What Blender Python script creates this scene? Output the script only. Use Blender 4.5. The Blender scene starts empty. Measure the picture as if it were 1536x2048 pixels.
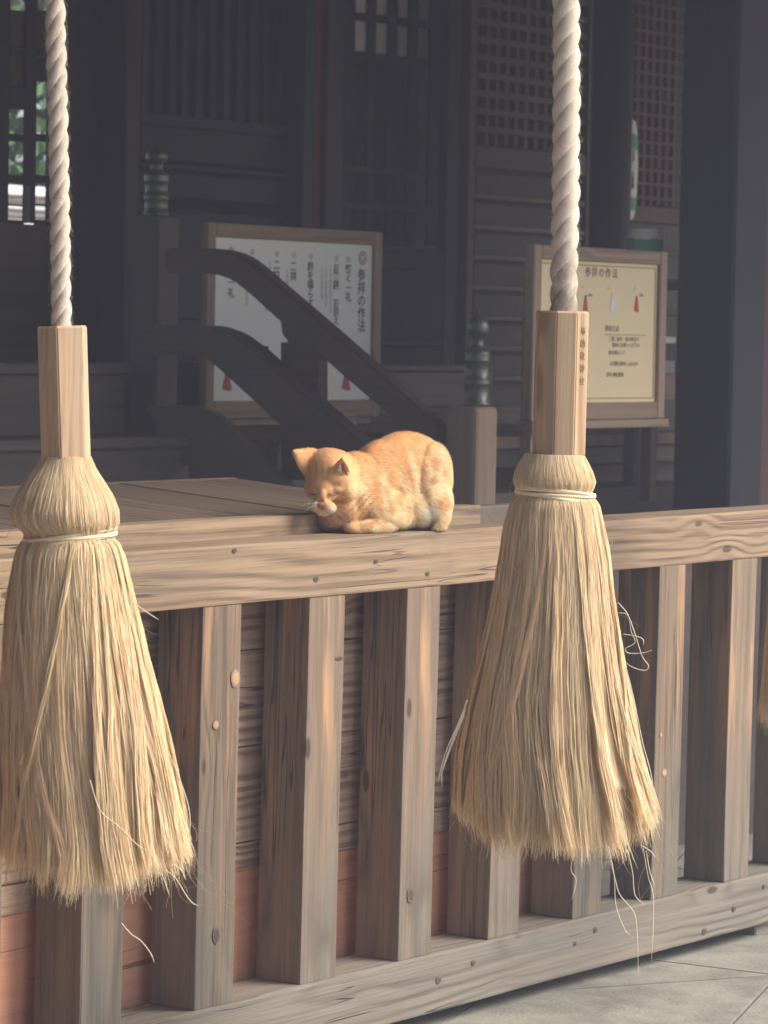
import bpy, bmesh, math, random
import numpy as np
from mathutils import Vector, Matrix, noise as mnoise
from mathutils.bvhtree import BVHTree

random.seed(7)
rng = np.random.default_rng(7)
scene = bpy.context.scene
COL = scene.collection

# ---------------------------------------------------------------- camera
F = 6600.0                      # focal length in photo pixels (1536 wide)
YAW = math.radians(36.2)
PITCH = math.atan(359.0 / F)
ROLL = 0.018
EYE = 1.530
CAM = Vector((0.0, -4.115, EYE))
vh = Vector((math.cos(YAW), math.sin(YAW), 0))
rh = Vector((math.sin(YAW), -math.cos(YAW), 0))
fwd = vh * math.cos(PITCH) + Vector((0, 0, -math.sin(PITCH)))
up0 = rh.cross(fwd)
cr = rh * math.cos(ROLL) + up0 * math.sin(ROLL)
cu = cr.cross(fwd)
cam_d = bpy.data.cameras.new('camera')
cam = bpy.data.objects.new('camera', cam_d)
COL.objects.link(cam)
m = Matrix((cr, cu, -fwd)).transposed().to_4x4()
m.translation = CAM
cam.matrix_world = m
cam_d.sensor_fit = 'HORIZONTAL'
cam_d.sensor_width = 36
cam_d.lens = 36 * F / 1536
cam_d.clip_start = 0.1
cam_d.clip_end = 500
cam_d.dof.use_dof = True
cam_d.dof.focus_distance = 6.8
cam_d.dof.aperture_fstop = 15
scene.camera = cam

# ---------------------------------------------------------------- light
SUN_EL, SUN_AZ = math.radians(40), Vector((0.55, -0.83, 0)).normalized()
world = bpy.data.worlds.new('World')
scene.world = world
world.use_nodes = True
wn = world.node_tree
for n in list(wn.nodes): wn.nodes.remove(n)
sky = wn.nodes.new('ShaderNodeTexSky')
sky.sky_type = 'NISHITA'
sky.sun_disc = False
sky.sun_elevation = SUN_EL
sky.sun_rotation = math.atan2(SUN_AZ.x, SUN_AZ.y)
sky.air_density = 1.0
sky.dust_density = 2.0
sky.ozone_density = 1.0
bg = wn.nodes.new('ShaderNodeBackground')
bg.inputs['Strength'].default_value = 0.095
wo = wn.nodes.new('ShaderNodeOutputWorld')
wn.links.new(sky.outputs[0], bg.inputs[0])
wn.links.new(bg.outputs[0], wo.inputs[0])
sl = bpy.data.lights.new('sun', 'SUN')
sl.energy = 3.1
sl.angle = math.radians(38)
sl.color = (1.0, 0.92, 0.80)
so = bpy.data.objects.new('sun', sl)
COL.objects.link(so)
sdir = SUN_AZ * math.cos(SUN_EL) + Vector((0, 0, math.sin(SUN_EL)))
so.rotation_euler = sdir.to_track_quat('Z', 'Y').to_euler()
so.location = (0, -10, 10)
vs = scene.view_settings
vs.view_transform = 'Standard'
vs.look = 'None'
vs.gamma = 1.0
vs.exposure = 1.15
vs.use_curve_mapping = False
scene.cycles.max_bounces = 6
scene.cycles.volume_bounces = 0
HAZE = .0082
scene.cycles.use_denoising = True

# ---------------------------------------------------------------- pixel -> place
def ray(px, py):
    return (fwd + cr * ((px - 768) / F) - cu * ((py - 1024) / F))
def onY(px, py, Y):
    d = ray(px, py); return CAM + d * ((Y - CAM.y) / d.y)
def onX(px, py, X):
    d = ray(px, py); return CAM + d * ((X - CAM.x) / d.x)
def onZ(px, py, Z):
    d = ray(px, py); return CAM + d * ((Z - CAM.z) / d.z)
def onD(px, py, D):
    d = ray(px, py); return CAM + d * (D / d.dot(vh))
def depth(p):
    return (Vector(p) - CAM).dot(vh)

# ---------------------------------------------------------------- object helpers
def link(o, parent=None):
    COL.objects.link(o)
    if parent is not None:
        o.parent = parent
        bpy.context.view_layer.update() if False else None
        o.matrix_parent_inverse = Matrix.Translation(-world_loc(parent)) if parent.rotation_euler[:] == (0, 0, 0) else Matrix()
    return o
def world_loc(o):
    v = o.location.copy()
    while o.parent is not None:
        # every parent here is unrotated and children keep world coordinates
        return v
    return v
def tag(o, label=None, cat=None, group=None, kind=None):
    if label: o['label'] = label
    if cat: o['category'] = cat
    if group: o['group'] = group
    if kind: o['kind'] = kind
    return o
def thing(name, label, cat, loc, group=None, kind=None):
    o = bpy.data.objects.new(name, None)
    o.empty_display_size = 0.1
    o.location = loc
    COL.objects.link(o)
    return tag(o, label, cat, group, kind)
def mesh_obj(name, me, mat=None, parent=None, loc=(0, 0, 0), rot=None):
    if mat is not None and not me.materials: me.materials.append(mat)
    o = bpy.data.objects.new(name, me)
    o.location = loc
    if rot is not None: o.rotation_euler = rot
    link(o, parent)
    return o
def from_bm(name, bm, mat=None, parent=None, loc=(0, 0, 0), smooth=False, rot=None):
    me = bpy.data.meshes.new(name)
    bm.normal_update()
    bm.to_mesh(me); bm.free()
    if smooth:
        me.polygons.foreach_set('use_smooth', [True] * len(me.polygons))
    return mesh_obj(name, me, mat, parent, loc, rot)
def box_bm(sx, sy, sz, bev=0.003, segs=1, bm=None, at=(0, 0, 0), rot=None):
    b = bm or bmesh.new()
    t = bmesh.new()
    bmesh.ops.create_cube(t, size=1)
    for v in t.verts: v.co = Vector((v.co.x * sx, v.co.y * sy, v.co.z * sz))
    if bev > 0:
        bmesh.ops.bevel(t, geom=list(t.edges), offset=min(bev, .45 * min(sx, sy, sz)), segments=segs, affect='EDGES', profile=0.6)
    for v in t.verts:
        if rot is not None: v.co = rot @ v.co
        v.co += Vector(at)
    me = bpy.data.meshes.new('tmp'); t.to_mesh(me); t.free()
    b.from_mesh(me); bpy.data.meshes.remove(me)
    return b
def part_box(name, x0, x1, y0, y1, z0, z1, mat, parent=None, bev=0.003, wob=0.0, seg=0.12):
    sx, sy, sz = abs(x1 - x0), abs(y1 - y0), abs(z1 - z0)
    bm = box_bm(sx, sy, sz, bev, 2 if wob else 1)
    if wob:                       # hand-worked timber: cut along the length and let edges wander
        L = max(sx, sy, sz); ax = 0 if L == sx else (1 if L == sy else 2)
        n = max(2, int(L / seg))
        for i in range(1, n):
            co = [0, 0, 0]; co[ax] = -L / 2 + L * i / n
            no = [0, 0, 0]; no[ax] = 1
            bmesh.ops.bisect_plane(bm, geom=bm.verts[:] + bm.edges[:] + bm.faces[:], plane_co=co, plane_no=no)
        s = random.random() * 50
        for v in bm.verts:
            q = Vector((v.co.x * 3 + s, v.co.y * 14 + s, v.co.z * 3 if ax != 2 else v.co.z * 3))
            k = mnoise.noise_vector(q) * wob
            k[ax] *= .2
            v.co += k
    return from_bm(name, bm, mat, parent, ((x0 + x1) / 2, (y0 + y1) / 2, (z0 + z1) / 2))
def tube_pts(pts, radii, sides=10, bm=None, caps=True):
    b = bm or bmesh.new()
    pts = [Vector(p) for p in pts]
    if not hasattr(radii, '__len__'): radii = [radii] * len(pts)
    rings = []
    up = Vector((0, 0, 1))
    tg = (pts[1] - pts[0]).normalized()
    n = tg.cross(up)
    if n.length < 1e-3: n = tg.cross(Vector((1, 0, 0)))
    n.normalize()
    for i, p in enumerate(pts):
        t = (pts[min(i + 1, len(pts) - 1)] - pts[max(i - 1, 0)]).normalized()
        n = (n - t * n.dot(t)).normalized()
        bn = t.cross(n)
        rings.append([b.verts.new(p + (n * math.cos(a) + bn * math.sin(a)) * radii[i]) for a in [2 * math.pi * k / sides for k in range(sides)]])
    for i in range(len(rings) - 1):
        for k in range(sides):
            b.faces.new((rings[i][k], rings[i][(k + 1) % sides], rings[i + 1][(k + 1) % sides], rings[i + 1][k]))
    if caps:
        b.faces.new(rings[0][::-1]); b.faces.new(rings[-1])
    return b
def lathe(profile, sides=28, bm=None, at=(0, 0, 0), caps=True):
    b = bm or bmesh.new(); rings = []
    for r, z in profile:
        rings.append([b.verts.new(Vector(at) + Vector((r * math.cos(2 * math.pi * k / sides), r * math.sin(2 * math.pi * k / sides), z))) for k in range(sides)])
    for i in range(len(rings) - 1):
        for k in range(sides):
            b.faces.new((rings[i][k], rings[i][(k + 1) % sides], rings[i + 1][(k + 1) % sides], rings[i + 1][k]))
    if caps: b.faces.new(rings[0][::-1]); b.faces.new(rings[-1])
    return b
def smoothpath(pts, n=40):
    out = []
    P = [Vector(p) for p in pts]; P = [P[0] * 2 - P[1]] + P + [P[-1] * 2 - P[-2]]
    S = len(P) - 3
    for i in range(n + 1):
        u = i / n * S; k = min(int(u), S - 1); t = u - k
        a, b, c, d = P[k:k + 4]
        out.append(.5 * ((2 * b) + (c - a) * t + (2 * a - 5 * b + 4 * c - d) * t * t + (-a + 3 * b - 3 * c + d) * t ** 3))
    return out

# ---------------------------------------------------------------- materials
class NT:
    def __init__(s, name, rough=.7, spec=.3):
        s.m = bpy.data.materials.new(name); s.m.use_nodes = True
        s.t = s.m.node_tree; s.bsdf = s.t.nodes['Principled BSDF']
        s.bsdf.inputs['Roughness'].default_value = rough
        s.bsdf.inputs['Specular IOR Level'].default_value = spec
    def node(s, typ, **kw):
        n = s.t.nodes.new(typ)
        for k, v in kw.items(): setattr(n, k, v)
        return n
    def put(s, sock, v):
        if isinstance(v, bpy.types.NodeSocket): s.t.links.new(v, sock)
        else: sock.default_value = v
    def math(s, op, a, b=None, c=None, clamp=False):
        n = s.node('ShaderNodeMath', operation=op); n.use_clamp = clamp
        s.put(n.inputs[0], a)
        if b is not None: s.put(n.inputs[1], b)
        if c is not None: s.put(n.inputs[2], c)
        return n.outputs[0]
    def vec(s, x, y, z):
        n = s.node('ShaderNodeCombineXYZ')
        for i, v in enumerate((x, y, z)): s.put(n.inputs[i], v)
        return n.outputs[0]
    def sep(s, v):
        n = s.node('ShaderNodeSeparateXYZ'); s.put(n.inputs[0], v); return n.outputs
    def noise(s, v, scale=1, detail=3, rough=.5, dist=0):
        n = s.node('ShaderNodeTexNoise'); s.put(n.inputs['Vector'], v)
        n.inputs['Scale'].default_value = scale; n.inputs['Detail'].default_value = detail
        n.inputs['Roughness'].default_value = rough; n.inputs['Distortion'].default_value = dist
        return n.outputs['Fac']
    def voro(s, v, scale=1):
        n = s.node('ShaderNodeTexVoronoi'); s.put(n.inputs['Vector'], v); n.inputs['Scale'].default_value = scale
        return n.outputs['Distance']
    def mix(s, f, a, b, blend='MIX'):
        n = s.node('ShaderNodeMix', data_type='RGBA', blend_type=blend)
        s.put(n.inputs[0], f)
        for i, v in ((6, a), (7, b)):
            if isinstance(v, tuple) and len(v) == 3: v = (*v, 1)
            s.put(n.inputs[i], v)
        return n.outputs[2]
    def ramp(s, v, lo, hi):
        n = s.node('ShaderNodeMapRange'); n.interpolation_type = 'SMOOTHSTEP'
        s.put(n.inputs[0], v); n.inputs[1].default_value = lo; n.inputs[2].default_value = hi
        return n.outputs[0]
    def obj(s): return s.node('ShaderNodeTexCoord').outputs['Object']
    def rnd(s): return s.node('ShaderNodeObjectInfo').outputs['Random']
    def attr(s, name): return s.node('ShaderNodeAttribute', attribute_name=name).outputs['Color']
    def bump(s, h, dist=.002, strength=.6):
        n = s.node('ShaderNodeBump'); n.inputs['Strength'].default_value = strength
        n.inputs['Distance'].default_value = dist; s.put(n.inputs['Height'], h)
        s.t.links.new(n.outputs[0], s.bsdf.inputs['Normal'])
    def color(s, c):
        if isinstance(c, tuple) and len(c) == 3: c = (*c, 1)
        s.put(s.bsdf.inputs['Base Color'], c); return s.m

def g_mask(s, A, B, C):
    return s.noise(s.vec(s.math('MULTIPLY', A, 1.1), s.math('MULTIPLY', B, 5), s.math('MULTIPLY', C, 5)), 1.7, 2, .5)
def wood(name, light, dark, grey, axis='x', ring=70, greyamt=.5, knots=.12, fresh=None, rough=.75, lowgrey=False, bumpd=.003, fibre=1.0, ringamt=.6):
    s = NT(name, rough)
    o = s.sep(s.obj()); r = s.rnd()
    a, b, c = {'x': (0, 1, 2), 'y': (1, 0, 2), 'z': (2, 0, 1)}[axis]
    A, B, Cc = o[a], o[b], o[c]
    off = s.math('MULTIPLY', r, 37.0)
    A1 = s.math('ADD', A, off)
    r2 = s.math('FRACT', s.math('MULTIPLY', r, 7.31))
    v1 = s.vec(s.math('MULTIPLY', A1, 1.5), s.math('MULTIPLY', B, 7), s.math('MULTIPLY', Cc, 7))
    n1 = s.noise(v1, 1, 2, .5)
    vk = s.vec(s.math('MULTIPLY', A1, 3.0), s.math('MULTIPLY', s.math('ADD', B, r2), 8), s.math('MULTIPLY', s.math('ADD', Cc, r), 8))
    kd = s.voro(vk, 1)
    kb = s.ramp(kd, .42, 0.0)
    kcore = s.ramp(kd, knots, knots * .55)
    bb = s.math('ADD', s.math('ADD', B, s.math('MULTIPLY', s.math('SUBTRACT', r2, .5), .10)), s.math('MULTIPLY', A, .018))
    cc = s.math('ADD', Cc, s.math('MULTIPLY_ADD', r, .12, -.09))
    rad = s.math('SQRT', s.math('ADD', s.math('MULTIPLY', bb, bb), s.math('MULTIPLY', cc, cc)))
    rad = s.math('ADD', rad, s.math('MULTIPLY', s.math('SUBTRACT', n1, .5), .045))
    rad = s.math('ADD', rad, s.math('MULTIPLY', kb, .022))
    sn = s.math('MULTIPLY_ADD', s.math('SINE', s.math('MULTIPLY', rad, ring * 6.283)), .5, .5)
    sn = s.math('POWER', sn, 1.8)
    vf = s.vec(s.math('MULTIPLY', A1, 3.5), s.math('MULTIPLY', B, 150), s.math('MULTIPLY', Cc, 150))
    fb = s.noise(vf, 1, 3, .6)
    vg = s.vec(s.math('MULTIPLY', A1, 1.3), s.math('MULTIPLY', B, 14), s.math('MULTIPLY', Cc, 14))
    g = s.noise(vg, 1.3, 4, .65)
    md_ = s.ramp(s.noise(s.vec(s.math('MULTIPLY', A1, 1.4), s.math('MULTIPLY', B, 9), s.math('MULTIPLY', Cc, 9)), 1, 2, .5), .38, .62)
    sn = s.math('MULTIPLY', sn, s.math('MULTIPLY_ADD', md_, 1.15, .35))
    fb2 = s.noise(s.vec(s.math('MULTIPLY', A1, 1.6), s.math('MULTIPLY', B, 62), s.math('MULTIPLY', Cc, 62)), 1, 3, .6)
    ck = s.math('ABSOLUTE', s.math('SUBTRACT', s.noise(s.vec(s.math('MULTIPLY', A1, .9), s.math('MULTIPLY', B, 30), s.math('MULTIPLY', Cc, 30)), 1, 2, .5), .5))
    ck = s.math('MULTIPLY', s.ramp(ck, .012, .003), s.ramp(g_mask(s, A1, B, Cc), .52, .62))
    fac = s.math('ADD', s.math('MULTIPLY', sn, ringamt), s.math('MULTIPLY', s.math('ADD', s.math('SUBTRACT', fb, .40), s.math('MULTIPLY', s.math('SUBTRACT', fb2, .5), .95)), 1.25 * fibre), clamp=True)
    col = s.mix(fac, light, dark)
    if fresh:
        vq = s.vec(s.math('MULTIPLY', A1, 2.0), s.math('MULTIPLY', B, 26), s.math('MULTIPLY', Cc, 26))
        col = s.mix(s.math('MULTIPLY', s.math('MULTIPLY', s.ramp(s.noise(vq, 1, 3, .6), .50, .66), .9), s.ramp(s.sep(s.node('ShaderNodeNewGeometry').outputs['Position'])[2], .25, .85)), col, fresh)
    gf = s.math('MULTIPLY', s.ramp(g, .30, .72), greyamt)
    if lowgrey:
        gz = s.node('ShaderNodeNewGeometry').outputs['Position']
        z = s.sep(gz)[2]
        gf = s.math('ADD', gf, s.math('MULTIPLY', s.ramp(z, .75, .1), .55), clamp=True)
    col = s.mix(gf, col, s.mix(fac, grey, tuple(x * .55 for x in grey)))
    col = s.mix(s.math('MULTIPLY', ck, .75), col, tuple(x * .25 for x in dark))
    col = s.mix(s.math('MULTIPLY', kcore, .8), col, tuple(x * .35 for x in dark))
    tone = s.math('MULTIPLY_ADD', r2, .24, .88)
    col = s.mix(1.0, col, s.vec(tone, tone, tone), 'MULTIPLY')
    # blotchy stains
    st = s.noise(s.vec(s.math('MULTIPLY', A1, 2.5), s.math('MULTIPLY', B, 5), s.math('MULTIPLY', Cc, 5)), 2.0, 5, .7)
    col = s.mix(s.math('MULTIPLY', s.ramp(st, .55, .78), .35), col, tuple(x * .45 for x in grey))
    s.color(col)
    h = s.math('ADD', s.math('MULTIPLY', sn, -.5), s.math('MULTIPLY', fb, .8))
    h = s.math('SUBTRACT', h, s.math('ADD', s.math('MULTIPLY', kcore, .5), s.math('MULTIPLY', ck, 1.2)))
    s.bump(h, bumpd, .7)
    return s.m

W_LIGHT, W_DARK, W_GREY = (.325, .226, .145), (.130, .085, .054), (.205, .178, .140)
M_RAIL = wood('weathered_rail_wood', W_LIGHT, W_DARK, W_GREY, 'x', ring=48, greyamt=.35, knots=.09, ringamt=.42)
M_SILL = wood('weathered_sill_wood', (.195, .168, .138), (.115, .10, .084), (.17, .162, .147), 'x', ring=50, greyamt=.6, knots=.10, ringamt=.35)
M_POST = wood('weathered_post_wood', (.27, .190, .128), (.118, .084, .060), (.18, .162, .138), 'z', ring=42, greyamt=.62, knots=.09, ringamt=.38, fresh=(.55, .31, .165), lowgrey=True)
M_BOX = wood('weathered_box_board', (.58, .40, .28), (.30, .19, .13), (.42, .34, .27), 'x', ring=46, greyamt=.2, knots=.12, bumpd=.006, ringamt=.8)
M_ORANGE = wood('reddish_new_board', (.78, .37, .225), (.64, .28, .165), (.58, .35, .25), 'x', ring=24, greyamt=.25, knots=.0, fibre=.5, ringamt=.3)
M_LID = wood('box_lid_board', (.17, .12, .083), (.11, .075, .052), (.14, .112, .088), 'y', ring=30, greyamt=.45, knots=.05, bumpd=.002)
M_BARREL = wood('pale_handle_wood', (.60, .42, .27), (.44, .28, .17), (.46, .36, .28), 'z', ring=60, greyamt=.45, knots=.0, bumpd=.0012, ringamt=.7)
M_BARREL2 = wood('grained_handle_wood', (.58, .41, .25), (.36, .22, .125), (.40, .32, .25), 'z', ring=42, greyamt=.2, knots=.0, bumpd=.0012, ringamt=.9)
M_FRAME = wood('brown_sign_frame', (.37, .265, .19), (.28, .19, .135), (.34, .27, .21), 'x', ring=30, greyamt=.3, knots=.0, bumpd=.001)

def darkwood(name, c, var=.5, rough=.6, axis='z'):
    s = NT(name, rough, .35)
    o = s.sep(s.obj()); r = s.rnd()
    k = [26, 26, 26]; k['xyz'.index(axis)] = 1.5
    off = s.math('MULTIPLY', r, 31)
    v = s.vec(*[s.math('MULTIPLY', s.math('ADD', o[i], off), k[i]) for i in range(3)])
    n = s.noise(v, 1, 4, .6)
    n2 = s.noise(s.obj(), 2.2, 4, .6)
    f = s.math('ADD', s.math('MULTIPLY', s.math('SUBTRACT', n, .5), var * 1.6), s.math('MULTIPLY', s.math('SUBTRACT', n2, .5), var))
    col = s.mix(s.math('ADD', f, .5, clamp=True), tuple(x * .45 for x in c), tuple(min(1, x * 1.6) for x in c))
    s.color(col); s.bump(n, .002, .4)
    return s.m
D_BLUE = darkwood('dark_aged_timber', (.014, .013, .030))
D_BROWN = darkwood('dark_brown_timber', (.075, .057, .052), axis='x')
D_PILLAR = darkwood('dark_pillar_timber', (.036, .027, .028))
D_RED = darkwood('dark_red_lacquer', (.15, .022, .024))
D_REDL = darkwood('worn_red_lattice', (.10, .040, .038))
D_GREY = darkwood('grey_brown_timber', (.15, .125, .102), axis='x')
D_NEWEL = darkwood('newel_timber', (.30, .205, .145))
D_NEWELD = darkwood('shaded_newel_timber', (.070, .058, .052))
D_STRING = darkwood('stringer_timber', (.17, .14, .12), axis='y', var=.25)
D_HAND = darkwood('handrail_timber', (.098, .070, .058), axis='y')
D_STEP = darkwood('step_timber', (.15, .125, .102), axis='x')

def flat(name, c, rough=.6, spec=.3, metal=0, var=.12, scale=30):
    s = NT(name, rough, spec)
    s.bsdf.inputs['Metallic'].default_value = metal
    n = s.noise(s.obj(), scale, 4, .6)
    s.color(s.mix(n, tuple(x * (1 - var) for x in c), tuple(min(1, x * (1 + var)) for x in c)))
    return s.m
M_BRONZE = flat('aged_bronze', (.13, .14, .115), .38, .5, .6, .4, 40)
M_PAPERW = flat('white_sign_panel', (.90, .90, .88), .5, .3, 0, .04, 8)
M_PAPERY = flat('cream_sign_panel', (.86, .69, .42), .5, .3, 0, .05, 8)
M_LINEY = flat('ochre_border_line', (.38, .25, .09))
M_INK = flat('black_ink', (.035, .032, .032), .6)
M_INKG = flat('grey_ink', (.30, .30, .29), .6)
M_INKB = flat('brown_ink', (.20, .14, .07), .6)
M_REDP = flat('red_print', (.55, .075, .05))
M_REDF = flat('faded_red_print', (.55, .25, .23))
M_WHITEP = flat('white_print', (.78, .78, .76))
M_GREEN = flat('green_print', (.08, .27, .16), .6)
M_PAPERL = flat('lantern_paper', (.72, .68, .60), .6)
M_PANE = flat('paper_pane', (.80, .76, .76), .7, var=.15, scale=6)
M_PANEB = flat('dim_pane', (.085, .062, .06), .7, var=.2, scale=6)
M_WHITEWALL = flat('white_garden_wall', (.8, .8, .8), .8, var=.04)
M_WIRE = flat('dark_cord', (.05, .04, .04))

def attr_mat(name, rough, sheen=0, trans=0):
    s = NT(name, rough, .25)
    s.color(s.attr('tint'))
    if sheen: s.bsdf.inputs['Sheen Weight'].default_value = sheen
    return s.m
def translucent(mat, amt):
    t = mat.node_tree; b = t.nodes['Principled BSDF']; o = [n for n in t.nodes if n.type == 'OUTPUT_MATERIAL'][0]
    tr = t.nodes.new('ShaderNodeBsdfTranslucent'); mx = t.nodes.new('ShaderNodeMixShader')
    mx.inputs[0].default_value = amt
    t.links.new(b.inputs['Base Color'].links[0].from_socket, tr.inputs[0])
    t.links.new(b.outputs[0], mx.inputs[1]); t.links.new(tr.outputs[0], mx.inputs[2]); t.links.new(mx.outputs[0], o.inputs[0])
    return mat
M_FIBRE = translucent(attr_mat('hemp_fibre', .6), .45)
M_FUR = attr_mat('cat_skin', .8)
M_FURH = translucent(attr_mat('cat_fur', .7, .1), .3)
def rope_mat(name, base, dirt_lo, dirt_hi, dirtamt):
    s = NT(name, .85, .2)
    o = s.obj(); z = s.sep(o)[2]
    n = s.noise(o, 260, 3, .7)
    n2 = s.noise(o, 22, 4, .65)
    c = s.mix(n, tuple(x * .80 for x in base), base)
    c = s.mix(s.math('MULTIPLY', s.ramp(n2, .45, .7), .35), c, tuple(x * .72 for x in base))
    d = s.math('MULTIPLY', s.math('MULTIPLY', s.ramp(z, dirt_hi, dirt_lo), s.ramp(n2, .3, .6)), dirtamt)
    c = s.mix(d, c, (.24, .21, .18))
    s.color(c); s.bump(n, .0016, .7)
    return s.m
def ground_mat():
    s = NT('paving_stone', .85, .25)
    o = s.obj(); r = s.rnd()
    n = s.ramp(s.noise(o, 4, 6, .7), .32, .68); n2 = s.noise(o, 90, 4, .7); n3 = s.noise(o, 18, 4, .6)
    c = s.mix(n, (.12, .115, .095), (.26, .25, .215))
    c = s.mix(s.math('MULTIPLY', s.ramp(n3, .5, .75), .4), c, (.23, .22, .19))
    c = s.mix(s.math('MULTIPLY', n2, .35), c, (.44, .42, .38))
    t = s.math('MULTIPLY_ADD', r, .2, .9)
    s.color(s.mix(1.0, c, s.vec(t, t, t), 'MULTIPLY'))
    s.bump(s.math('ADD', n2, s.math('MULTIPLY', n3, 1.5)), .004, .6)
    return s.m
M_STONE = ground_mat()
M_GROUT = flat('joint_sand', (.22, .21, .185), .95, var=.3, scale=120)
M_LEAF = flat('shrub_leaf', (.07, .14, .045), .6, var=.5, scale=9)

# ================================================================ SETTING
bm = bmesh.new()
bmesh.ops.create_grid(bm, x_segments=4, y_segments=4, size=45)
ground = from_bm('ground', bm, M_GROUT)
tag(ground, 'stone paved shrine yard below the slatted rail', kind='structure')
# paving slabs: jittered corners, recessed joints
gx, gy = 0.78, 0.52
def gcorner(i, j):
    q = mnoise.noise_vector(Vector((i * 3.7, j * 2.9, 1.3)))
    th = math.radians(-33)
    x, y = (i + (.5 if j % 2 else 0)) * gx, j * gy
    x += q.x * .09; y += q.y * .07
    return Vector((x * math.cos(th) - y * math.sin(th) + 5.6, x * math.sin(th) + y * math.cos(th) - .1, 0))
for i in range(-4, 6):
    for j in range(-4, 5):
        c = [gcorner(i, j), gcorner(i + 1, j), gcorner(i + 1, j + 1), gcorner(i, j + 1)]
        ctr = sum(c, Vector()) / 4
        if not (2.6 < ctr.x < 9 and -2.5 < ctr.y < 1.6): continue
        b = bmesh.new(); h = .012 + random.uniform(-.002, .003)
        top = [b.verts.new(ctr + (p - ctr) * .984 + Vector((0, 0, h)) - ctr) for p in c]
        bot = [b.verts.new(ctr + (p - ctr) * .992 + Vector((0, 0, -.02)) - ctr) for p in c]
        b.faces.new(top)
        for k in range(4): b.faces.new((bot[k], bot[(k + 1) % 4], top[(k + 1) % 4], top[k]))
        from_bm('paving_stone', b, M_STONE, ground, ctr)

# ================================================================ SLATTED FENCE
ZT = onY(1000, 1054, 0).z                     # top of the rail
RH, PW = .120, .122                 # rail height, post size
ZB0 = onY(1000, 1989, 0).z; ZB1 = onY(603, 1972, 0).z

fence = thing('slatted_fence', 'weathered timber fence of square posts between thick rails, cat lying on top', 'fence', (6.0, .06, 0))
XL, XR = 3.4, 10.2
part_box('top_rail', XL, XR, 0, PW, ZT - RH, ZT, M_RAIL, fence, .006, .0022)
part_box('bottom_rail', XL, XR, -.002, PW + .01, ZB0, ZB1, M_SILL, fence, .006, .0025)
Xp = onY(603, 1972, 0).x
SP = .344
post_mesh = None
for k in range(-3, 9):
    x0 = Xp + k * SP
    p = part_box('post', x0, x0 + PW, .003, PW - .002, ZB1 - .001, ZT - RH + .001, M_POST, fence, .004, .0018, .1)
    lean = .0125 + random.uniform(-.0015, .0015)
    p.rotation_euler = (0, lean, 0); p.location.x += (ZT - RH - ZB1) / 2 * lean
# stone pads hold the sill just clear of the paving
for x in (3.8, 5.6, 7.4, 9.2):
    part_box('pad_stone', x - .1, x + .1, .03, .1, .0, ZB0, M_STONE, fence, .004)

# knots that stand out on the rail, the posts and the sill
def knot(px, py, rx, ry, mat, Y, z_=0):
    c = onY(px, py, Y)
    k_ = 6.9 / F
    b = bmesh.new(); rd = random.Random(px)
    ring1 = [b.verts.new(Vector((rx * k_ * 1.6 * math.cos(a) * (1 + rd.uniform(-.1, .1)), 0, ry * k_ * math.sin(a) * (1 + rd.uniform(-.1, .1))))) for a in np.linspace(0, 2 * math.pi, 19)[:-1]]
    ring2 = [b.verts.new(Vector((v.co.x * .9, -.0004, v.co.z * .9))) for v in ring1]
    cv = b.verts.new(Vector((0, -.0004, 0)))
    for i in range(18):
        j = (i + 1) % 18
        b.faces.new((ring1[i], ring1[j], ring2[j], ring2[i])); b.faces.new((ring2[i], ring2[j], cv))
    from_bm('knot', b, mat, fence, c, smooth=True)
def knot_mat(name, c, edge, rim=(.27, .182, .122)):
    s = NT(name, .7)
    g_ = s.sep(s.node('ShaderNodeTexCoord').outputs['Generated']); n = s.noise(s.obj(), 90, 3, .6)
    dx = s.math('SUBTRACT', g_[0], .5); dz = s.math('SUBTRACT', g_[2], .5)
    r_ = s.math('MULTIPLY', s.math('SQRT', s.math('ADD', s.math('MULTIPLY', dx, dx), s.math('MULTIPLY', dz, dz))), 2.0)
    r_ = s.math('ADD', r_, s.math('MULTIPLY', s.math('SUBTRACT', n, .5), .45))
    w = s.math('MULTIPLY_ADD', s.math('SINE', s.math('MULTIPLY', r_, 22)), .5, .5)
    core = s.mix(s.math('MULTIPLY', w, .5), c, edge)
    s.color(s.mix(s.ramp(r_, .45, .95), core, rim)); s.bump(w, .0006); return s.m
K_DARK = knot_mat('dark_knot', (.075, .048, .034), (.13, .085, .06), (.15, .115, .09))
K_MID = knot_mat('brown_eye_knot', (.20, .128, .09), (.28, .19, .13))
K_PALE = knot_mat('pale_knot', (.52, .33, .20), (.34, .20, .12))
for a_ in ((470, 1101, 4, 5, K_DARK), (633, 1158, 5, 6, K_DARK), (856, 1147, 4, 5, K_DARK), (753, 1122, 4, 4, K_DARK)):
    knot(*a_, -.0022)
for a_ in ((471, 1357, 9, 18, K_PALE), (432, 1450, 6, 9, K_PALE), (433, 1870, 7, 17, K_DARK), (680, 1316, 8, 4, K_DARK), (822, 1790, 8, 17, K_DARK), (1329, 1546, 7, 10, K_PALE), (1322, 1470, 4, 7, K_PALE)):
    knot(*a_, .0016)
for a_ in ((1191, 1860, 5, 7, K_DARK), (1151, 1887, 4, 5, K_DARK), (1410, 1862, 6, 8, K_DARK), (1469, 1817, 5, 7, K_DARK), (1528, 1773, 3, 6, K_DARK), (948, 1925, 5, 6, K_DARK), (878, 1960, 6, 8, K_DARK)):
    knot(*a_, -.0046)

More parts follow.
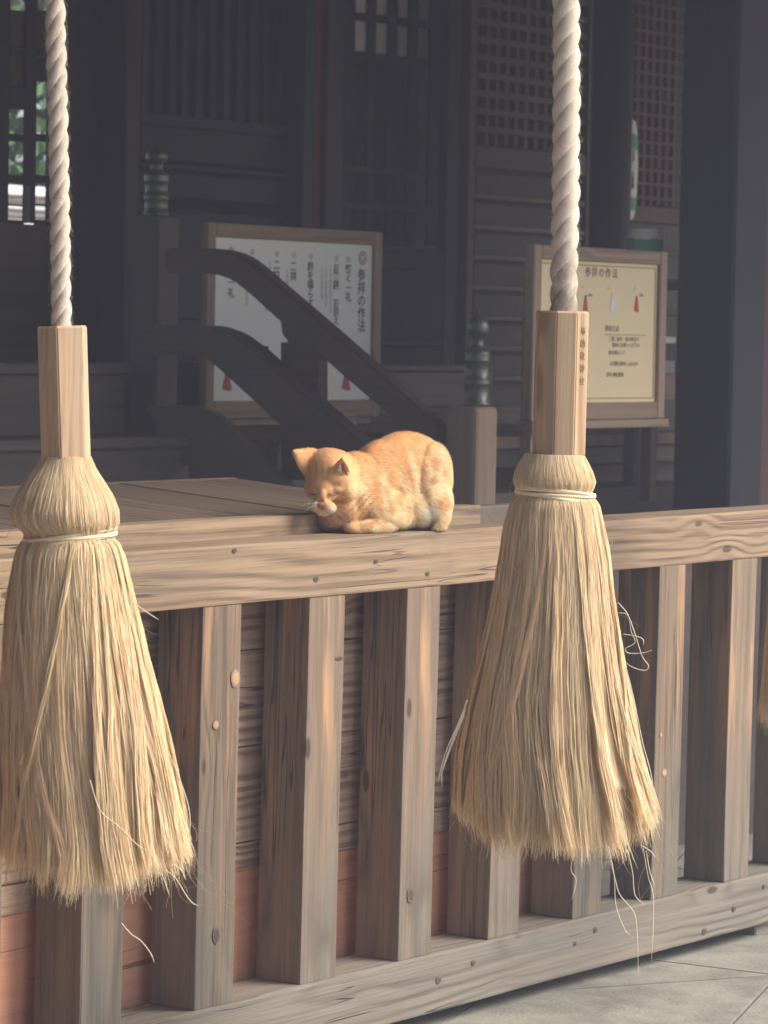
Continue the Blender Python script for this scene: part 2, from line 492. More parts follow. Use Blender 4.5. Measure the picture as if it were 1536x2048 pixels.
# ================================================================ OFFERTORY BOX
obox = thing('offertory_box', 'wide weathered offertory box close behind the slatted fence', 'box', (5.2, .5, 0))
YB = PW + .018
xbl, xbr = 3.0, onY(1115, 1200, YB).x
z_or = onY(695, 1702, YB).z           # top of the reddish kickboard
z_top = onY(500, 1036, YB).z          # lip above the fence rail
xm = onY(960, 1020, YB).x             # where the lip changes to a darker board
nb = 3
hb = (ZT - .035 - z_or - .06) / nb
part_box('kickboard', xbl, xbr, YB + .012, YB + .035, .05, z_or, M_ORANGE, obox, .002)
part_box('base_rail', xbl, xbr, YB + .004, YB + .035, z_or + .002, z_or + .058, M_BOX, obox, .003, .0015)
for k in range(nb):
    part_box('front_board', xbl, xbr, YB + .006, YB + .036, z_or + .06 + k * hb, z_or + .06 + (k + 1) * hb - .003, M_BOX, obox, .003, .0015)
part_box('top_lip', xbl, xm - .002, YB - .004, YB + .05, ZT - .034, z_top, M_RAIL, obox, .003, .002)
o = part_box('top_lip', xm + .004, xbr + .0, YB + .004, YB + .05, ZT - .034, z_top - .003, D_GREY, obox, .003)
o['label'] = 'darker end piece of the lip'
# boarded top, rising a little towards the back; boards run front to back
yb1 = .83
pB = onY(475, 957, yb1)
zb1 = pB.z
xr_top = pB.x
x = xr_top + .0
k = 0
while x > xbl:
    w = random.uniform(.17, .24)
    y0 = YB + .052; L = yb1 - y0
    ang = math.atan2(zb1 - (z_top - .012), L)
    b = box_bm(w - .004, L / math.cos(ang), .022, .002)
    dz = random.uniform(-.0015, .0015)
    from_bm('top_board', b, M_LID, obox, (x - w / 2, (y0 + yb1) / 2, (z_top - .012 + zb1) / 2 - .011 + dz), rot=(ang, 0, 0))
    x -= w; k += 1
    if k > 14: break
part_box('back_edge', xbl, xr_top, yb1 + .001, yb1 + .03, zb1 - .07, zb1 + .002, M_LID, obox, .002)
part_box('end_cleat', xr_top + .002, xr_top + .04, YB + .06, yb1 + .02, .9, z_top - .035, D_GREY, obox, .003)
part_box('inner_floor', xr_top + .05, xbr, YB + .052, yb1, .78, .80, D_BROWN, obox, .002)

# ================================================================ ROPES AND TASSELS
def fibre_mesh(name, P, Rr, tint, mat, parent, sides=3, kind=None, wdir=None):
    """P: N,S,3 strand centres; Rr: N,S radii; tint: N,3"""
    N, S, _ = P.shape
    ang = np.arange(sides) / sides * 2 * np.pi + .4
    off = np.stack([np.cos(ang), np.sin(ang), np.zeros(sides)], 1)
    if wdir is not None:
        sides = 2
        V = P[:, :, None, :] + Rr[:, :, None, None] * np.stack([wdir, -wdir], 2)
    else:
        V = P[:, :, None, :] + Rr[:, :, None, None] * off[None, None]
    V = V.reshape(-1, 3).astype(np.float32)
    base = (np.arange(N)[:, None, None] * S + np.arange(S - 1)[None, :, None]) * sides
    k = np.arange(1 if wdir is not None else sides)[None, None]
    k2 = (k + 1) % sides
    Q = np.stack([base + k, base + k2, base + sides + k2, base + sides + k], -1).reshape(-1, 4)
    me = bpy.data.meshes.new(name)
    me.vertices.add(len(V)); me.vertices.foreach_set('co', V.ravel())
    me.loops.add(Q.size); me.loops.foreach_set('vertex_index', Q.ravel().astype(np.int32))
    me.polygons.add(len(Q))
    me.polygons.foreach_set('loop_start', np.arange(len(Q), dtype=np.int32) * 4)
    me.update(calc_edges=True)
    me.polygons.foreach_set('use_smooth', np.ones(len(Q), bool))
    ca = me.color_attributes.new('tint', 'FLOAT_COLOR', 'POINT')
    T = np.ones((N, S, sides, 4), np.float32); T[..., :3] = tint[:, None, None, :] if tint.ndim == 2 else tint[:, :, None, :]
    ca.data.foreach_set('color', T.ravel())
    o = mesh_obj(name, me, mat, parent)
    if kind: o['kind'] = kind
    return o

RV = np.array(rh); FV = np.array(vh)
def rope(parent, pts, R, mat, pitch_len):
    """three laid strands, right-hand"""
    A, B = Vector(pts[0]), Vector(pts[-1])
    path = [Vector(p) for p in pts]
    cum = [0.0]
    for p_, q_ in zip(path, path[1:]): cum.append(cum[-1] + (q_ - p_).length)
    L = cum[-1]
    n = int(L / pitch_len * 22)
    def at(t):
        u = t * L; k = max(i for i in range(len(cum) - 1) if cum[i] <= u + 1e-9)
        return path[k].lerp(path[k + 1], (u - cum[k]) / (cum[k + 1] - cum[k]))
    rs, rc = R * .56, R * .47
    for s in range(3):
        P = []
        for i in range(n + 1):
            t = i / n; c = at(t); a = -2 * math.pi * (t * L / pitch_len + s / 3)
            P.append(c + (rh * math.cos(a) + vh * math.sin(a)) * rc)
        rj = random.Random(s * 7 + int(R * 1e5))
        sd = rj.random() * 50
        b = tube_pts(P, [rs * (1 + .12 * mnoise.noise(Vector((sd, i * .09, 0)))) for i in range(len(P))], 12)
        from_bm('strand', b, mat, parent, smooth=True)

def rope_fuzz(parent, pts, R, seed):
    r = np.random.default_rng(seed); A, B = np.array(pts[0][:]), np.array(pts[1][:])
    n = 900; u = r.random(n); c = A + (B - A) * u[:, None]; a = r.uniform(0, 6.28, n)
    rad = np.cos(a)[:, None] * RV + np.sin(a)[:, None] * FV
    d = rad * r.uniform(.2, 1, n)[:, None] + r.normal(0, .8, (n, 3)); d /= np.linalg.norm(d, axis=1)[:, None]
    L = r.uniform(.002, .009, n)
    s_ = np.linspace(0, 1, 4)
    P = (c + rad * R * .97)[:, None] + d[:, None] * (L[:, None] * s_)[..., None] + (rad * .0)[:, None]
    P[..., 2] -= (L[:, None] * s_ ** 2) * .5
    fibre_mesh('rope_fuzz', P, np.full((n, 4), .00022), np.tile(np.array([.75, .66, .54]), (n, 1)), M_FIBRE, parent, 3, 'stuff')

def tassel(parent, prof, D, n, seed, ragged, diag=0.0, stray=60, long_stray=10, rad=.00055):
    """prof: rows (py, xleft, xright) in photo pixels turned into a place at distance D"""
    r = np.random.default_rng(seed)
    py = np.array([p[0] for p in prof], float)
    C = np.array([onD((p[1] + p[2]) / 2, p[0], D)[:] for p in prof])
    W = np.array([(p[2] - p[1]) / 2 * D / F for p in prof])
    S = 36
    T = (py - py[0]) / (py[-1] - py[0])
    def prof_at(t):
        c = np.stack([np.interp(t, T, C[:, i]) for i in range(3)], -1)
        return c, np.interp(t, T, W)
    tt = np.linspace(0, 1, 200)
    def smooth_prof(t):
        c, w = prof_at(t); return c, w
    # core so that the bundle is opaque
    core = bmesh.new(); rings = []
    for t in np.linspace(0, .93, 40):
        c, w = prof_at(t); f = .90 if t < .88 else .6
        rings.append([core.verts.new(Vector(c) + (rh * math.cos(a) + vh * math.sin(a)) * w * f) for a in np.linspace(0, 2 * math.pi, 29)[:-1]])
    for i in range(len(rings) - 1):
        for k in range(28): core.faces.new((rings[i][k], rings[i][(k + 1) % 28], rings[i + 1][(k + 1) % 28], rings[i + 1][k]))
    core.faces.new(rings[0][::-1]); core.faces.new(rings[-1])
    from_bm('fibre_core', core, M_CORE, parent, smooth=True)
    ncl = 130
    cth = (np.arange(ncl) + r.uniform(-.45, .45, ncl)) / ncl * 2 * np.pi
    cend = r.normal(0, .35, ncl); cwob = r.uniform(0, 6.28, (ncl, 3)); camp = r.normal(0, 1, (ncl, 3))
    cr_ = r.uniform(.85, 1.05, ncl); clen = r.uniform(-.035, .02, ncl); ctin = r.normal(0, 1, ncl)
    cl = r.integers(0, ncl, n)
    th0 = cth[cl] + r.normal(0, .09, n)
    t_end = (1 + clen[cl] + r.normal(0, ragged, n)) * (1 - .055 * np.abs(np.cos(cth[cl])) ** 3)
    prom = (r.random(ncl) < .24)[cl]; cdr = r.normal(0, .34, ncl)[cl]
    th0 = np.where(prom, cth[cl] + r.normal(0, .022, n), th0)
    s = np.concatenate([np.linspace(0, .26, 18), np.linspace(.29, 1, S - 18)])
    t = s[None] * t_end[:, None]
    c, w = prof_at(np.clip(t, 0, 1))
    ext = np.clip(t - 1, 0, None) * (py[-1] - py[0]) * D / F
    c = c.copy(); c[..., 2] -= ext
    # locks: pull towards the lock's own line lower down
    g = np.clip((t - .22) / .70, 0, 1)
    lock = cth[cl][:, None] + (r.normal(0, .035, n))[:, None]
    th = th0[:, None] * (1 - g * .7) + lock * g * .7
    for q in range(3):
        th += camp[cl, q][:, None] * .035 * g * np.sin(t * (3 + 3 * q) + cwob[cl, q][:, None])
    th += diag * g * g * np.sin(cth[cl][:, None] * 2 + 1) 
    th += r.normal(0, .25, n)[:, None] * g * np.where(prom, .03, .12)[:, None]
    th += np.where(prom, cdr, cdr * .42)[:, None] * g
    layer = 1 - r.uniform(0, 1, n) ** 2 * .15
    rr = layer[:, None] * (1 - g * (1 - cr_[cl][:, None])) * (1 + .03 * g * np.sin(t * 9 + cwob[cl, 0][:, None]))
    rr = rr * np.where(prom, 1.035, 1.0)[:, None] ** np.clip(t * 4, 0, 1)
    flare = np.clip((t - .88) / .12, 0, 2) ** 2 * r.normal(0.02, .05, n)[:, None]
    rr = rr + flare
    P = c + (w * rr * np.cos(th))[..., None] * RV + (w * rr * np.sin(th))[..., None] * FV
    wv = r.uniform(0, 6.28, (n, 1)); amp = .0011
    P[..., 0] += amp * np.sin(t * 40 + wv); P[..., 1] += amp * np.cos(t * 33 + wv * 2)
    Rr = np.full((n, S), rad) * r.uniform(.6, 1.4, n)[:, None]
    Rr *= np.where(s > .93, (1 - (s - .93) / .07 * .7), 1)[None]
    base = np.array([.875, .735, .490])
    k = np.clip(1 + .055 * ctin[cl] + np.where(prom, .10, 0) + r.normal(0, .06, n), .62, 1.07)
    warm = r.normal(0, .03, n) + .012 * np.clip(ctin[::-1][cl], -1.5, 1.5)
    tint = base * k[:, None] * np.stack([np.ones(n), 1 - .02 - warm * .45, 1 - warm * .8], 1)
    wh = r.random(n) < .05
    tint[wh] = np.array([.92, .80, .58])
    roll = r.normal(0, .5, n)[:, None, None]
    tang = -np.sin(th)[..., None] * RV + np.cos(th)[..., None] * FV
    radl = np.cos(th)[..., None] * RV + np.sin(th)[..., None] * FV
    fibre_mesh('fibres', P, Rr, np.clip(tint, .05, .93), M_FIBRE, parent, 3, 'stuff', tang * np.cos(roll) + radl * np.sin(roll))
    # stray hairs
    N2 = stray + long_stray; S2 = 22
    P2 = np.zeros((N2, S2, 3)); 
    for i in range(N2):
        longs = i >= stray
        t0 = r.uniform(.93, .99) if longs else r.choice([r.uniform(.02, .9), r.uniform(.85, 1.0)])
        a = r.uniform(-.7, .9) if longs else r.uniform(0, 6.28)
        c0, w0 = prof_at(t0)
        p = c0 + (RV * math.cos(a) + FV * math.sin(a)) * w0 * .96
        d = (RV * math.cos(a) + FV * math.sin(a)) * (.12 if longs else .6) + np.array([0, 0, -1.0])
        step = (r.uniform(.005, .0085) if longs else r.uniform(.0015, .0045))
        cur = r.normal(0, .25, 3) 
        for j in range(S2):
            P2[i, j] = p
            cur = cur * .9 + r.normal(0, .22 if longs else .12, 3)
            d = d + cur * .35; d[2] -= .12 if longs else .05
            d = d / np.linalg.norm(d); p = p + d * step
    R2 = np.full((N2, S2), .00045)
    t2 = np.tile(np.array([.66, .55, .38]), (N2, 1))
    fibre_mesh('stray_fibres', P2, R2, t2, M_FIBRE, parent, 3, 'stuff')
    return prof_at

def core_mat():
    s = NT('inner_fibre', .8)
    s.color((.85, .68, .45)); return s.m
M_CORE = core_mat()

def handle_prism(parent, top, bot, w_px, D, sides, phase, mat):
    A, B = onD(top[0], top[1], D), onD(bot[0], bot[1], D)
    R = w_px / 2 * D / F / math.cos(math.pi / sides * .35)
    bm_ = bmesh.new()
    ax = (B - A)
    L = ax.length
    t = bmesh.new(); rings = []
    for z, f in ((0, .93), (-.004, 1), (-L + .004, 1), (-L, .93)):
        rings.append([t.verts.new(Vector((R * f * math.cos(phase + 2 * math.pi * k / sides), R * f * math.sin(phase + 2 * math.pi * k / sides), z))) for k in range(sides)])
    for i in range(3):
        for k in range(sides): t.faces.new((rings[i][(k + 1) % sides], rings[i][k], rings[i + 1][k], rings[i + 1][(k + 1) % sides]))
    t.faces.new(rings[0]); t.faces.new(rings[-1][::-1])
    bmesh.ops.bevel(t, geom=[e for e in t.edges if abs((e.verts[0].co - e.verts[1].co).normalized().z) > .9 and (e.verts[0].co - e.verts[1].co).length > L * .8], offset=.0022, segments=2, affect='EDGES')
    bmesh.ops.recalc_face_normals(t, faces=t.faces)
    q = Vector((0, 0, -1)).rotation_difference(ax.normalized())
    yawm = Matrix.Rotation(YAW - math.pi / 2, 3, 'Z')
    for v in t.verts: v.co = yawm @ v.co
    for v in t.verts: v.co = q @ v.co
    return from_bm('wooden_handle', t, mat, parent, A), A, B, R

def bell_rope(label, rope_px, handle, w_px, sides, phase, hmat, D, Rr, pitch, prof, n, seed, tie_py, rmat, ragged=.012, diag=0, stray=60, longs=8, rad=.0008, ztop=3.25):
    top = onD(rope_px[0][0], rope_px[0][1], D)
    end = onD(rope_px[-1][0], rope_px[-1][1] + 12, D)
    direction = (top - end).normalized()
    apex = top + direction * ((ztop - top.z) / direction.z)
    t = thing('bell_rope', label, 'rope', (apex.x, apex.y, apex.z), 'bell ropes with hemp tassels hanging in front of the fence')
    mids = [onD(p[0], p[1], D) for p in rope_px[1:-1]]
    rp = bpy.data.objects.new('rope', None); rp.location = apex; COL.objects.link(rp)
    rp.parent = t; rp.matrix_parent_inverse = Matrix.Translation(-t.location)
    rope(rp, [apex, top] + mids + [end], Rr, rmat, pitch)
    allp = [top] + mids + [end]
    for q_ in range(len(allp) - 1): rope_fuzz(rp, (allp[q_], allp[q_ + 1]), Rr, seed * 10 + q_)
    h, A, B, R = handle_prism(t, handle[0], handle[1], w_px, D, sides, phase, hmat)
    pa = tassel(t, prof, D, n, seed, ragged, diag, stray, longs, rad)
    # binding cord: several loose turns
    T0 = (tie_py - prof[0][0]) / (prof[-1][0] - prof[0][0])
    b = bmesh.new()
    for k in range(6):
        P = []
        w_ = random.Random(seed + k)
        ph = w_.random() * 6.28
        dz = (k - 2.5) * .0028
        for i in range(49):
            a = 2 * math.pi * i / 48
            c, w = pa(T0)
            P.append(Vector(c) + (rh * math.cos(a) + vh * math.sin(a)) * (w * 1.09 + .0012 * math.sin(3 * a + ph)) + Vector((0, 0, dz + .004 * math.sin(a + ph) + .010 * math.cos(a) * (1 if seed == 3 else -.6))))
        tube_pts(P, .0031, 6, b, caps=False)
    cord = from_bm('binding_cord', b, M_CORD, t, smooth=True)
    return t, h, A, B, R

M_CORD = flat('binding_cord_hemp', (.86, .70, .46), .6, var=.2, scale=300)
ROPE_L = rope_mat('left_rope_cotton', (.80, .69, .57), 0, 0.01, 0)
ROPE_R = rope_mat('right_rope_cotton', (.80, .69, .57), 1.55, 1.80, .9)

DL, DR = 5.78, 6.25
profL = [(912, 86, 180), (935, 72, 190), (960, 52, 207), (990, 33, 226), (1020, 21, 237), (1045, 25, 238), (1060, 44, 230), (1073, 58, 222), (1084, 46, 238),
         (1110, 33, 249), (1160, 24, 262), (1220, 13, 277), (1300, 6, 296), (1400, 0, 321), (1500, -4, 343), (1600, -4, 365), (1690, 0, 386), (1735, 2, 390)]
tL = bell_rope('clean white bell rope on the left, plain handle, large tassel at the frame edge',
          [(110, 0), (115, 200), (120, 440), (123, 655)], ((124, 652), (132, 918)), 103, 6, math.radians(24), M_BARREL, DL, .0178, 42 * 3 * DL / F,
          profL, 11500, 3, 1074, ROPE_L, .019, .05, 110, 9)
profR = [(908, 1050, 1166), (925, 1040, 1176), (945, 1031, 1186), (962, 1027, 1191), (976, 1032, 1187), (985, 1041, 1180), (993, 1036, 1185), (1001, 1026, 1194),
         (1010, 1021, 1198), (1050, 1011, 1207), (1100, 1004, 1217), (1200, 986, 1230), (1300, 962, 1246), (1400, 938, 1263), (1500, 920, 1284), (1600, 908, 1316), (1640, 913, 1322), (1668, 928, 1320)]
tR = bell_rope('right bell rope of the two in full view, grey stained near its lettered eight-sided handle',
          [(1132, 0), (1133, 200), (1131, 420), (1126, 624)], ((1125, 622), (1117, 912)), 108, 8, math.radians(22.5 + 8), M_BARREL2, DR, .0262, 45 * 3 * DR / F,
          profR, 12500, 5, 988, ROPE_R, .017, .02, 110, 12)
prof3 = [(1000 - 240, 1596, 1660), (790, 1580, 1676), (820, 1582, 1672), (830, 1578, 1676), (1000, 1562, 1690), (1200, 1540, 1712), (1400, 1520, 1735), (1440, 1516, 1738), (1476, 1522, 1735)]
t3 = bell_rope('third bell rope at the right frame edge, only the tip of its tassel showing',
          [(1628, -100), (1628, 500)], ((1628, 500), (1628, 762)), 96, 8, .3, M_BARREL, 7.6, .024, .14,
          prof3, 2600, 9, 826, ROPE_L, .012, .05, 30, 4, .0007)

def loose(parent, D, pts, r0=.0009):
    P = smoothpath([onD(x, y, D) for x, y in pts], 30)
    from_bm('loose_fibre', tube_pts(P, [r0] * 26 + [r0 * .8, r0 * .6, r0 * .5, r0 * .4, r0 * .3], 5), M_CORDL, parent, smooth=True)
M_CORDL = flat('loose_hemp', (.78, .68, .52), .6)
for pts_ in ([(1238, 1225), (1256, 1232), (1272, 1275), (1284, 1312), (1297, 1332), (1288, 1341), (1262, 1333), (1250, 1322)],
             [(1236, 1205), (1256, 1230), (1262, 1262), (1270, 1285), (1252, 1296), (1256, 1306), (1285, 1306), (1304, 1300)],
             [(1246, 1268), (1270, 1272), (1285, 1278), (1287, 1290)],
             [(1252, 1335), (1268, 1400), (1284, 1480), (1300, 1540), (1306, 1575), (1310, 1610)],
             [(1212, 1690), (1230, 1758), (1240, 1790), (1268, 1826), (1274, 1870), (1277, 1960)],
             [(1216, 1692), (1228, 1750), (1232, 1812), (1250, 1860), (1268, 1876)],
             [(1286, 1695), (1296, 1752), (1306, 1790), (1306, 1850), (1303, 1925)],
             [(1282, 1690), (1300, 1702), (1312, 1716)], [(1292, 1700), (1300, 1745), (1310, 1772)],
             [(1255, 1700), (1265, 1745), (1270, 1790), (1290, 1810)], [(1148, 1700), (1142, 1740), (1152, 1760), (1144, 1800)]):
    loose(tR[0], DR - .17, pts_)
for pts_ in ([(935, 1400), (915, 1450), (893, 1500), (880, 1545), (876, 1565)], [(930, 1420), (905, 1480), (885, 1540), (884, 1575)], [(928, 1430), (900, 1500), (878, 1560)]):
    loose(tR[0], DR - .1, pts_, .0012)
for pts_ in ([(330, 1740), (350, 1755), (372, 1790), (385, 1806), (398, 1812)], [(345, 1728), (362, 1740), (372, 1760)], [(322, 1745), (332, 1770), (338, 1790)],
             [(243, 1846), (262, 1868), (282, 1882), (300, 1905), (309, 1925)],
             [(180, 1560), (200, 1620), (240, 1655), (275, 1690), (300, 1705)], [(335, 1500), (360, 1560), (378, 1620), (380, 1680)],
             [(268, 1205), (290, 1222), (318, 1240)]):
    loose(tL[0], DL - .17, pts_)

# ---- brushed lettering on the right facet of the right handle
FONT = None
def text_mesh(body, size, extr=.0004):
    cu_ = bpy.data.curves.new('txt', 'FONT'); cu_.body = body; cu_.size = size; cu_.extrude = extr
    cu_.align_x = 'CENTER'; cu_.align_y = 'CENTER'; cu_.resolution_u = 2
    cu_.offset = size * .012
    o_ = bpy.data.objects.new('txt', cu_); COL.objects.link(o_)
    dg = bpy.context.evaluated_depsgraph_get()
    me = bpy.data.meshes.new_from_object(o_.evaluated_get(dg))
    bpy.data.objects.remove(o_); bpy.data.curves.remove(cu_)
    return me
def put_text(parent, body, size, pos, xdir, updir, mat, name='lettering', label=None):
    me = text_mesh(body, size)
    me.materials.clear(); me.materials.append(mat)
    xd = Vector(xdir).normalized(); ud = Vector(updir).normalized()
    mm = Matrix((xd, ud, xd.cross(ud))).transposed()
    o_ = bpy.data.objects.new(name, me)
    me.transform(mm.to_4x4())
    o_.location = pos
    link(o_, parent)
    if label: o_['label'] = label
    return o_
tt, hh, A, B, R = tR
fa = math.radians(53 - 90)           # facet normal, measured from the viewer's right
nrm = rh * math.cos(fa) - vh * math.sin(-fa) * 1.0
nrm = (rh * math.cos(math.radians(-37)) + vh * math.sin(math.radians(-37))).normalized()
ap = R * math.cos(math.pi / 8) + .0006
xd = Vector((0, 0, 1)).cross(nrm).normalized()
axd = (A - B).normalized()
for k, ch in enumerate('奉納敬神会'):
    p = A - axd * (.038 + .0235 * k) + nrm * ap
    put_text(tt, ch, .016, p, xd, axd, M_INKB)

# ================================================================ CAT
cat = thing('cat', 'ginger tabby cat dozing in a loaf on the fence rail, head bowed and eyes closed', 'cat', (0, 0, 0))
CD = 6.98
c0 = onY(765, 1068, .0)
CD = depth(c0) + .06
corg = onD(765, 1060, CD); 
KX = CD / F
cat.location = (corg.x, corg.y, ZT)
def cl_(px, py, b=0.0):
    """local: right, away, up -> world offset from photo position at the cat's distance"""
    return Vector(((px - 765) * KX, b, (1066 - py) * KX + (px - 765) * KX * .018))
def ell(bm_, c, r, rot=(0, 0, 0), seg=20):
    t = bmesh.new()
    bmesh.ops.create_icosphere(t, subdivisions=3, radius=1)
    E = Matrix.Rotation(rot[2], 3, 'Z') @ Matrix.Rotation(rot[1], 3, 'Y') @ Matrix.Rotation(rot[0], 3, 'X')
    for v in t.verts: v.co = E @ Vector((v.co.x * r[0], v.co.y * r[1], v.co.z * r[2])) + c
    me = bpy.data.meshes.new('t'); t.to_mesh(me); t.free(); bm_.from_mesh(me); bpy.data.meshes.remove(me)
cb = bmesh.new()
# trunk: shoulders near/left, haunches far/right
ell(cb, cl_(808, 969, .055), (98 * KX, .090, 100 * KX), (0, 0, .25))
ell(cb, cl_(766, 966, .04), (72 * KX, .082, 84 * KX), (0, .15, .25))
ell(cb, cl_(800, 1010, .04), (90 * KX, .082, 50 * KX), (0, 0, .1))
ell(cb, cl_(728, 985, .0), (58 * KX, .064, 68 * KX), (0, .2, .2))
ell(cb, cl_(690, 1005, -.01), (.052, .056, .052), (0, .2, 0))
# haunch and hind foot
ell(cb, cl_(860, 962, .018), (42 * KX, .062, 72 * KX), (0, .10, .2))
ell(cb, cl_(870, 1008, -.005), (34 * KX, .06, 48 * KX), (0, -.1, .2))
ell(cb, cl_(884, 1034, -.035), (.018, .022, .030), (0, .1, 0))
ell(cb, cl_(880, 1055, -.030), (.015, .020, .013))
ell(cb, cl_(850, 1020, .02), (50 * KX, .07, 44 * KX))
# belly
ell(cb, cl_(838, 1022, .02), (.045, .055, .038))
ell(cb, cl_(800, 1030, .02), (.060, .065, .034))
# folded near foreleg: elbow right, paw tucked under the chest
ell(cb, cl_(790, 1038, -.045), (.030, .026, .018), (0, .1, 0))
ell(cb, cl_(755, 1050, -.050), (.046, .020, .0155), (0, -.05, 0))
ell(cb, cl_(718, 1054, -.042), (.036, .020, .013), (0, -.04, .2))
ell(cb, cl_(770, 1015, -.045), (.038, .026, .036), (0, -.5, 0))
# chest
ell(cb, cl_(672, 1035, -.005), (.044, .048, .030))
ell(cb, cl_(650, 1038, .01), (.024, .04, .026))
ell(cb, cl_(640, 1030, .015), (.016, .034, .026))
# neck
ell(cb, cl_(694, 968, -.025), (.045, .052, .050), (0, .5, 0))
ell(cb, cl_(712, 950, -.01), (.050, .058, .046), (0, .6, 0))
# head
ell(cb, cl_(664, 947, -.055), (.057, .057, .053), (0, .25, 0))
ell(cb, cl_(654, 930, -.045), (.046, .050, .036))
ell(cb, cl_(648, 968, -.072), (.036, .042, .036), (.3, 0, 0))
ell(cb, cl_(690, 972, -.058), (.028, .036, .032), (0, .1, 0))
ell(cb, cl_(626, 968, -.055), (.018, .030, .028))
# muzzle, brow, nose bridge, chin
ell(cb, cl_(644, 990, -.098), (.0125, .018, .026), (.5, 0, .1))
ell(cb, cl_(656, 1009, -.103), (.019, .016, .0135), (0, .25, .2))
ell(cb, cl_(634, 1006, -.103), (.013, .016, .0135), (0, -.1, -.1))
ell(cb, cl_(648, 1019, -.094), (.016, .015, .009))
ell(cb, cl_(670, 972, -.093), (.017, .014, .011), (0, .1, 0))
ell(cb, cl_(628, 972, -.088), (.012, .014, .010))
def ear(bm_, tip, b1, b2, thick, bulge):
    """tip and two base corners; a curled triangular shell"""
    n = (b1 - tip).cross(b2 - tip).normalized()
    if n.y > 0: n = -n                        # n points to the viewer
    rows = 9; front, back = [], []
    for i in range(rows):
        t = i / (rows - 1)
        tb = t ** .85
        L = tip.lerp(b1, t) + (b1 - b2).normalized() * (.10 * math.sin(math.pi * t)) * (b1 - b2).length
        Rr_ = tip.lerp(b2, t) + (b2 - b1).normalized() * (.10 * math.sin(math.pi * t)) * (b1 - b2).length
        f, bk = [], []
        for k in range(7):
            u = k / 6; p = L.lerp(Rr_, u)
            cup = -n * bulge * t * (4 * u * (1 - u))
            f.append(bm_.verts.new(p + cup + n * thick * .5)); bk.append(bm_.verts.new(p + cup - n * thick * .5))
        front.append(f); back.append(bk)
    for i in range(rows - 1):
        for k in range(6):
            bm_.faces.new((front[i][k], front[i][k + 1], front[i + 1][k + 1], front[i + 1][k]))
            bm_.faces.new((back[i][k + 1], back[i][k], back[i + 1][k], back[i + 1][k + 1]))
        bm_.faces.new((back[i][0], front[i][0], front[i + 1][0], back[i + 1][0]))
        bm_.faces.new((front[i][6], back[i][6], back[i + 1][6], front[i + 1][6]))
    bm_.faces.new([front[0][k] for k in range(7)][::-1] + [back[0][k] for k in range(7)])
    bm_.faces.new([front[-1][k] for k in range(7)] + [back[-1][k] for k in range(7)][::-1])
ear(cb, cl_(583, 897, -.085), cl_(614, 956, -.055), cl_(642, 904, -.035), .007, -.012)
ear(cb, cl_(684, 909, -.135), cl_(656, 951, -.098), cl_(701, 953, -.085), .0065, .012)
for v_ in cb.verts:            # the body runs back along the rail
    q_ = v_.co.x + .05
    v_.co.y += .85 * (math.sqrt(q_ * q_ + .0004) + q_) / 2
me = bpy.data.meshes.new('body'); bmesh.ops.recalc_face_normals(cb, faces=cb.faces); cb.to_mesh(me); cb.free()
tmp = bpy.data.objects.new('tmp', me); COL.objects.link(tmp)
md = tmp.modifiers.new('r', 'REMESH'); md.mode = 'VOXEL'; md.voxel_size = .0023
md2 = tmp.modifiers.new('s', 'SMOOTH'); md2.iterations = 18; md2.factor = .5
dg = bpy.context.evaluated_depsgraph_get()
body = bpy.data.meshes.new_from_object(tmp.evaluated_get(dg))
bpy.data.objects.remove(tmp)
body.name = 'body'
nv = len(body.vertices)
co = np.empty(nv * 3, np.float32); body.vertices.foreach_get('co', co); co = co.reshape(-1, 3)
# flatten where it rests
co[:, 2] = np.maximum(co[:, 2], .001)
nr = np.empty(nv * 3, np.float32); body.vertices.foreach_get('normal', nr); nr = nr.reshape(-1, 3)
bw = BVHTree.FromPolygons([Vector(v) for v in co], [p.vertices[:] for p in body.polygons])
# photo-like coordinates of every point, for the coat markings
PX = co[:, 0] / KX + 765
PY = 1066 - (co[:, 2] - co[:, 0] * .018) / KX
def nz(x, y, z):
    return np.array([mnoise.noise(Vector((a, b, c))) for a, b, c in zip(x, y, z)])
n_a = nz(PX * .035, PY * .035, co[:, 1] * 20); n_b = nz(PX * .10, PY * .06, co[:, 1] * 30 + 9)
ORANGE = np.array([.83, .49, .225]); DEEP = np.array([.68, .345, .145]); CREAM = np.array([.92, .72, .46]); WHITE = np.array([.86, .77, .64]); PINK = np.array([.52, .30, .24])
def sm(x, a, b): return np.clip((x - a) / (b - a), 0, 1) ** 2 * (3 - 2 * np.clip((x - a) / (b - a), 0, 1))
def bl(c, col, f): return c * (1 - f[:, None]) + col * f[:, None]
colr = np.tile(ORANGE, (nv, 1))
f1 = .5 + .5 * np.sin((PX + 16 * n_a - (PY - 960) * .28) * .19 + 1.2 + 1.8 * n_a)     # flank stripes
fl = sm(PY, 915, 975) * sm(PX, 700, 740)
colr = bl(colr, CREAM, np.clip(f1 * 1.0 * fl + .25 * n_b * fl, 0, 1))
colr = bl(colr, CREAM, .45 * sm(PY, 1000, 1050) * sm(PX, 690, 720))
# haunch: cream with round orange blotches
hc = np.exp(-(((PX - 868) / 36) ** 2 + ((PY - 950) / 62) ** 2))
colr = bl(colr, CREAM, np.clip(hc * 1.1, 0, .8))
for (x, y, rx, ry) in ((866, 927, 11, 16), (862, 960, 8, 10), (885, 948, 7, 8), (848, 905, 4, 14), (842, 945, 4, 20), (880, 1010, 14, 16), (852, 990, 5, 14)):
    colr = bl(colr, DEEP, .75 * np.exp(-(((PX - x) / rx) ** 2 + ((PY - y) / ry) ** 2) ** 1.5))
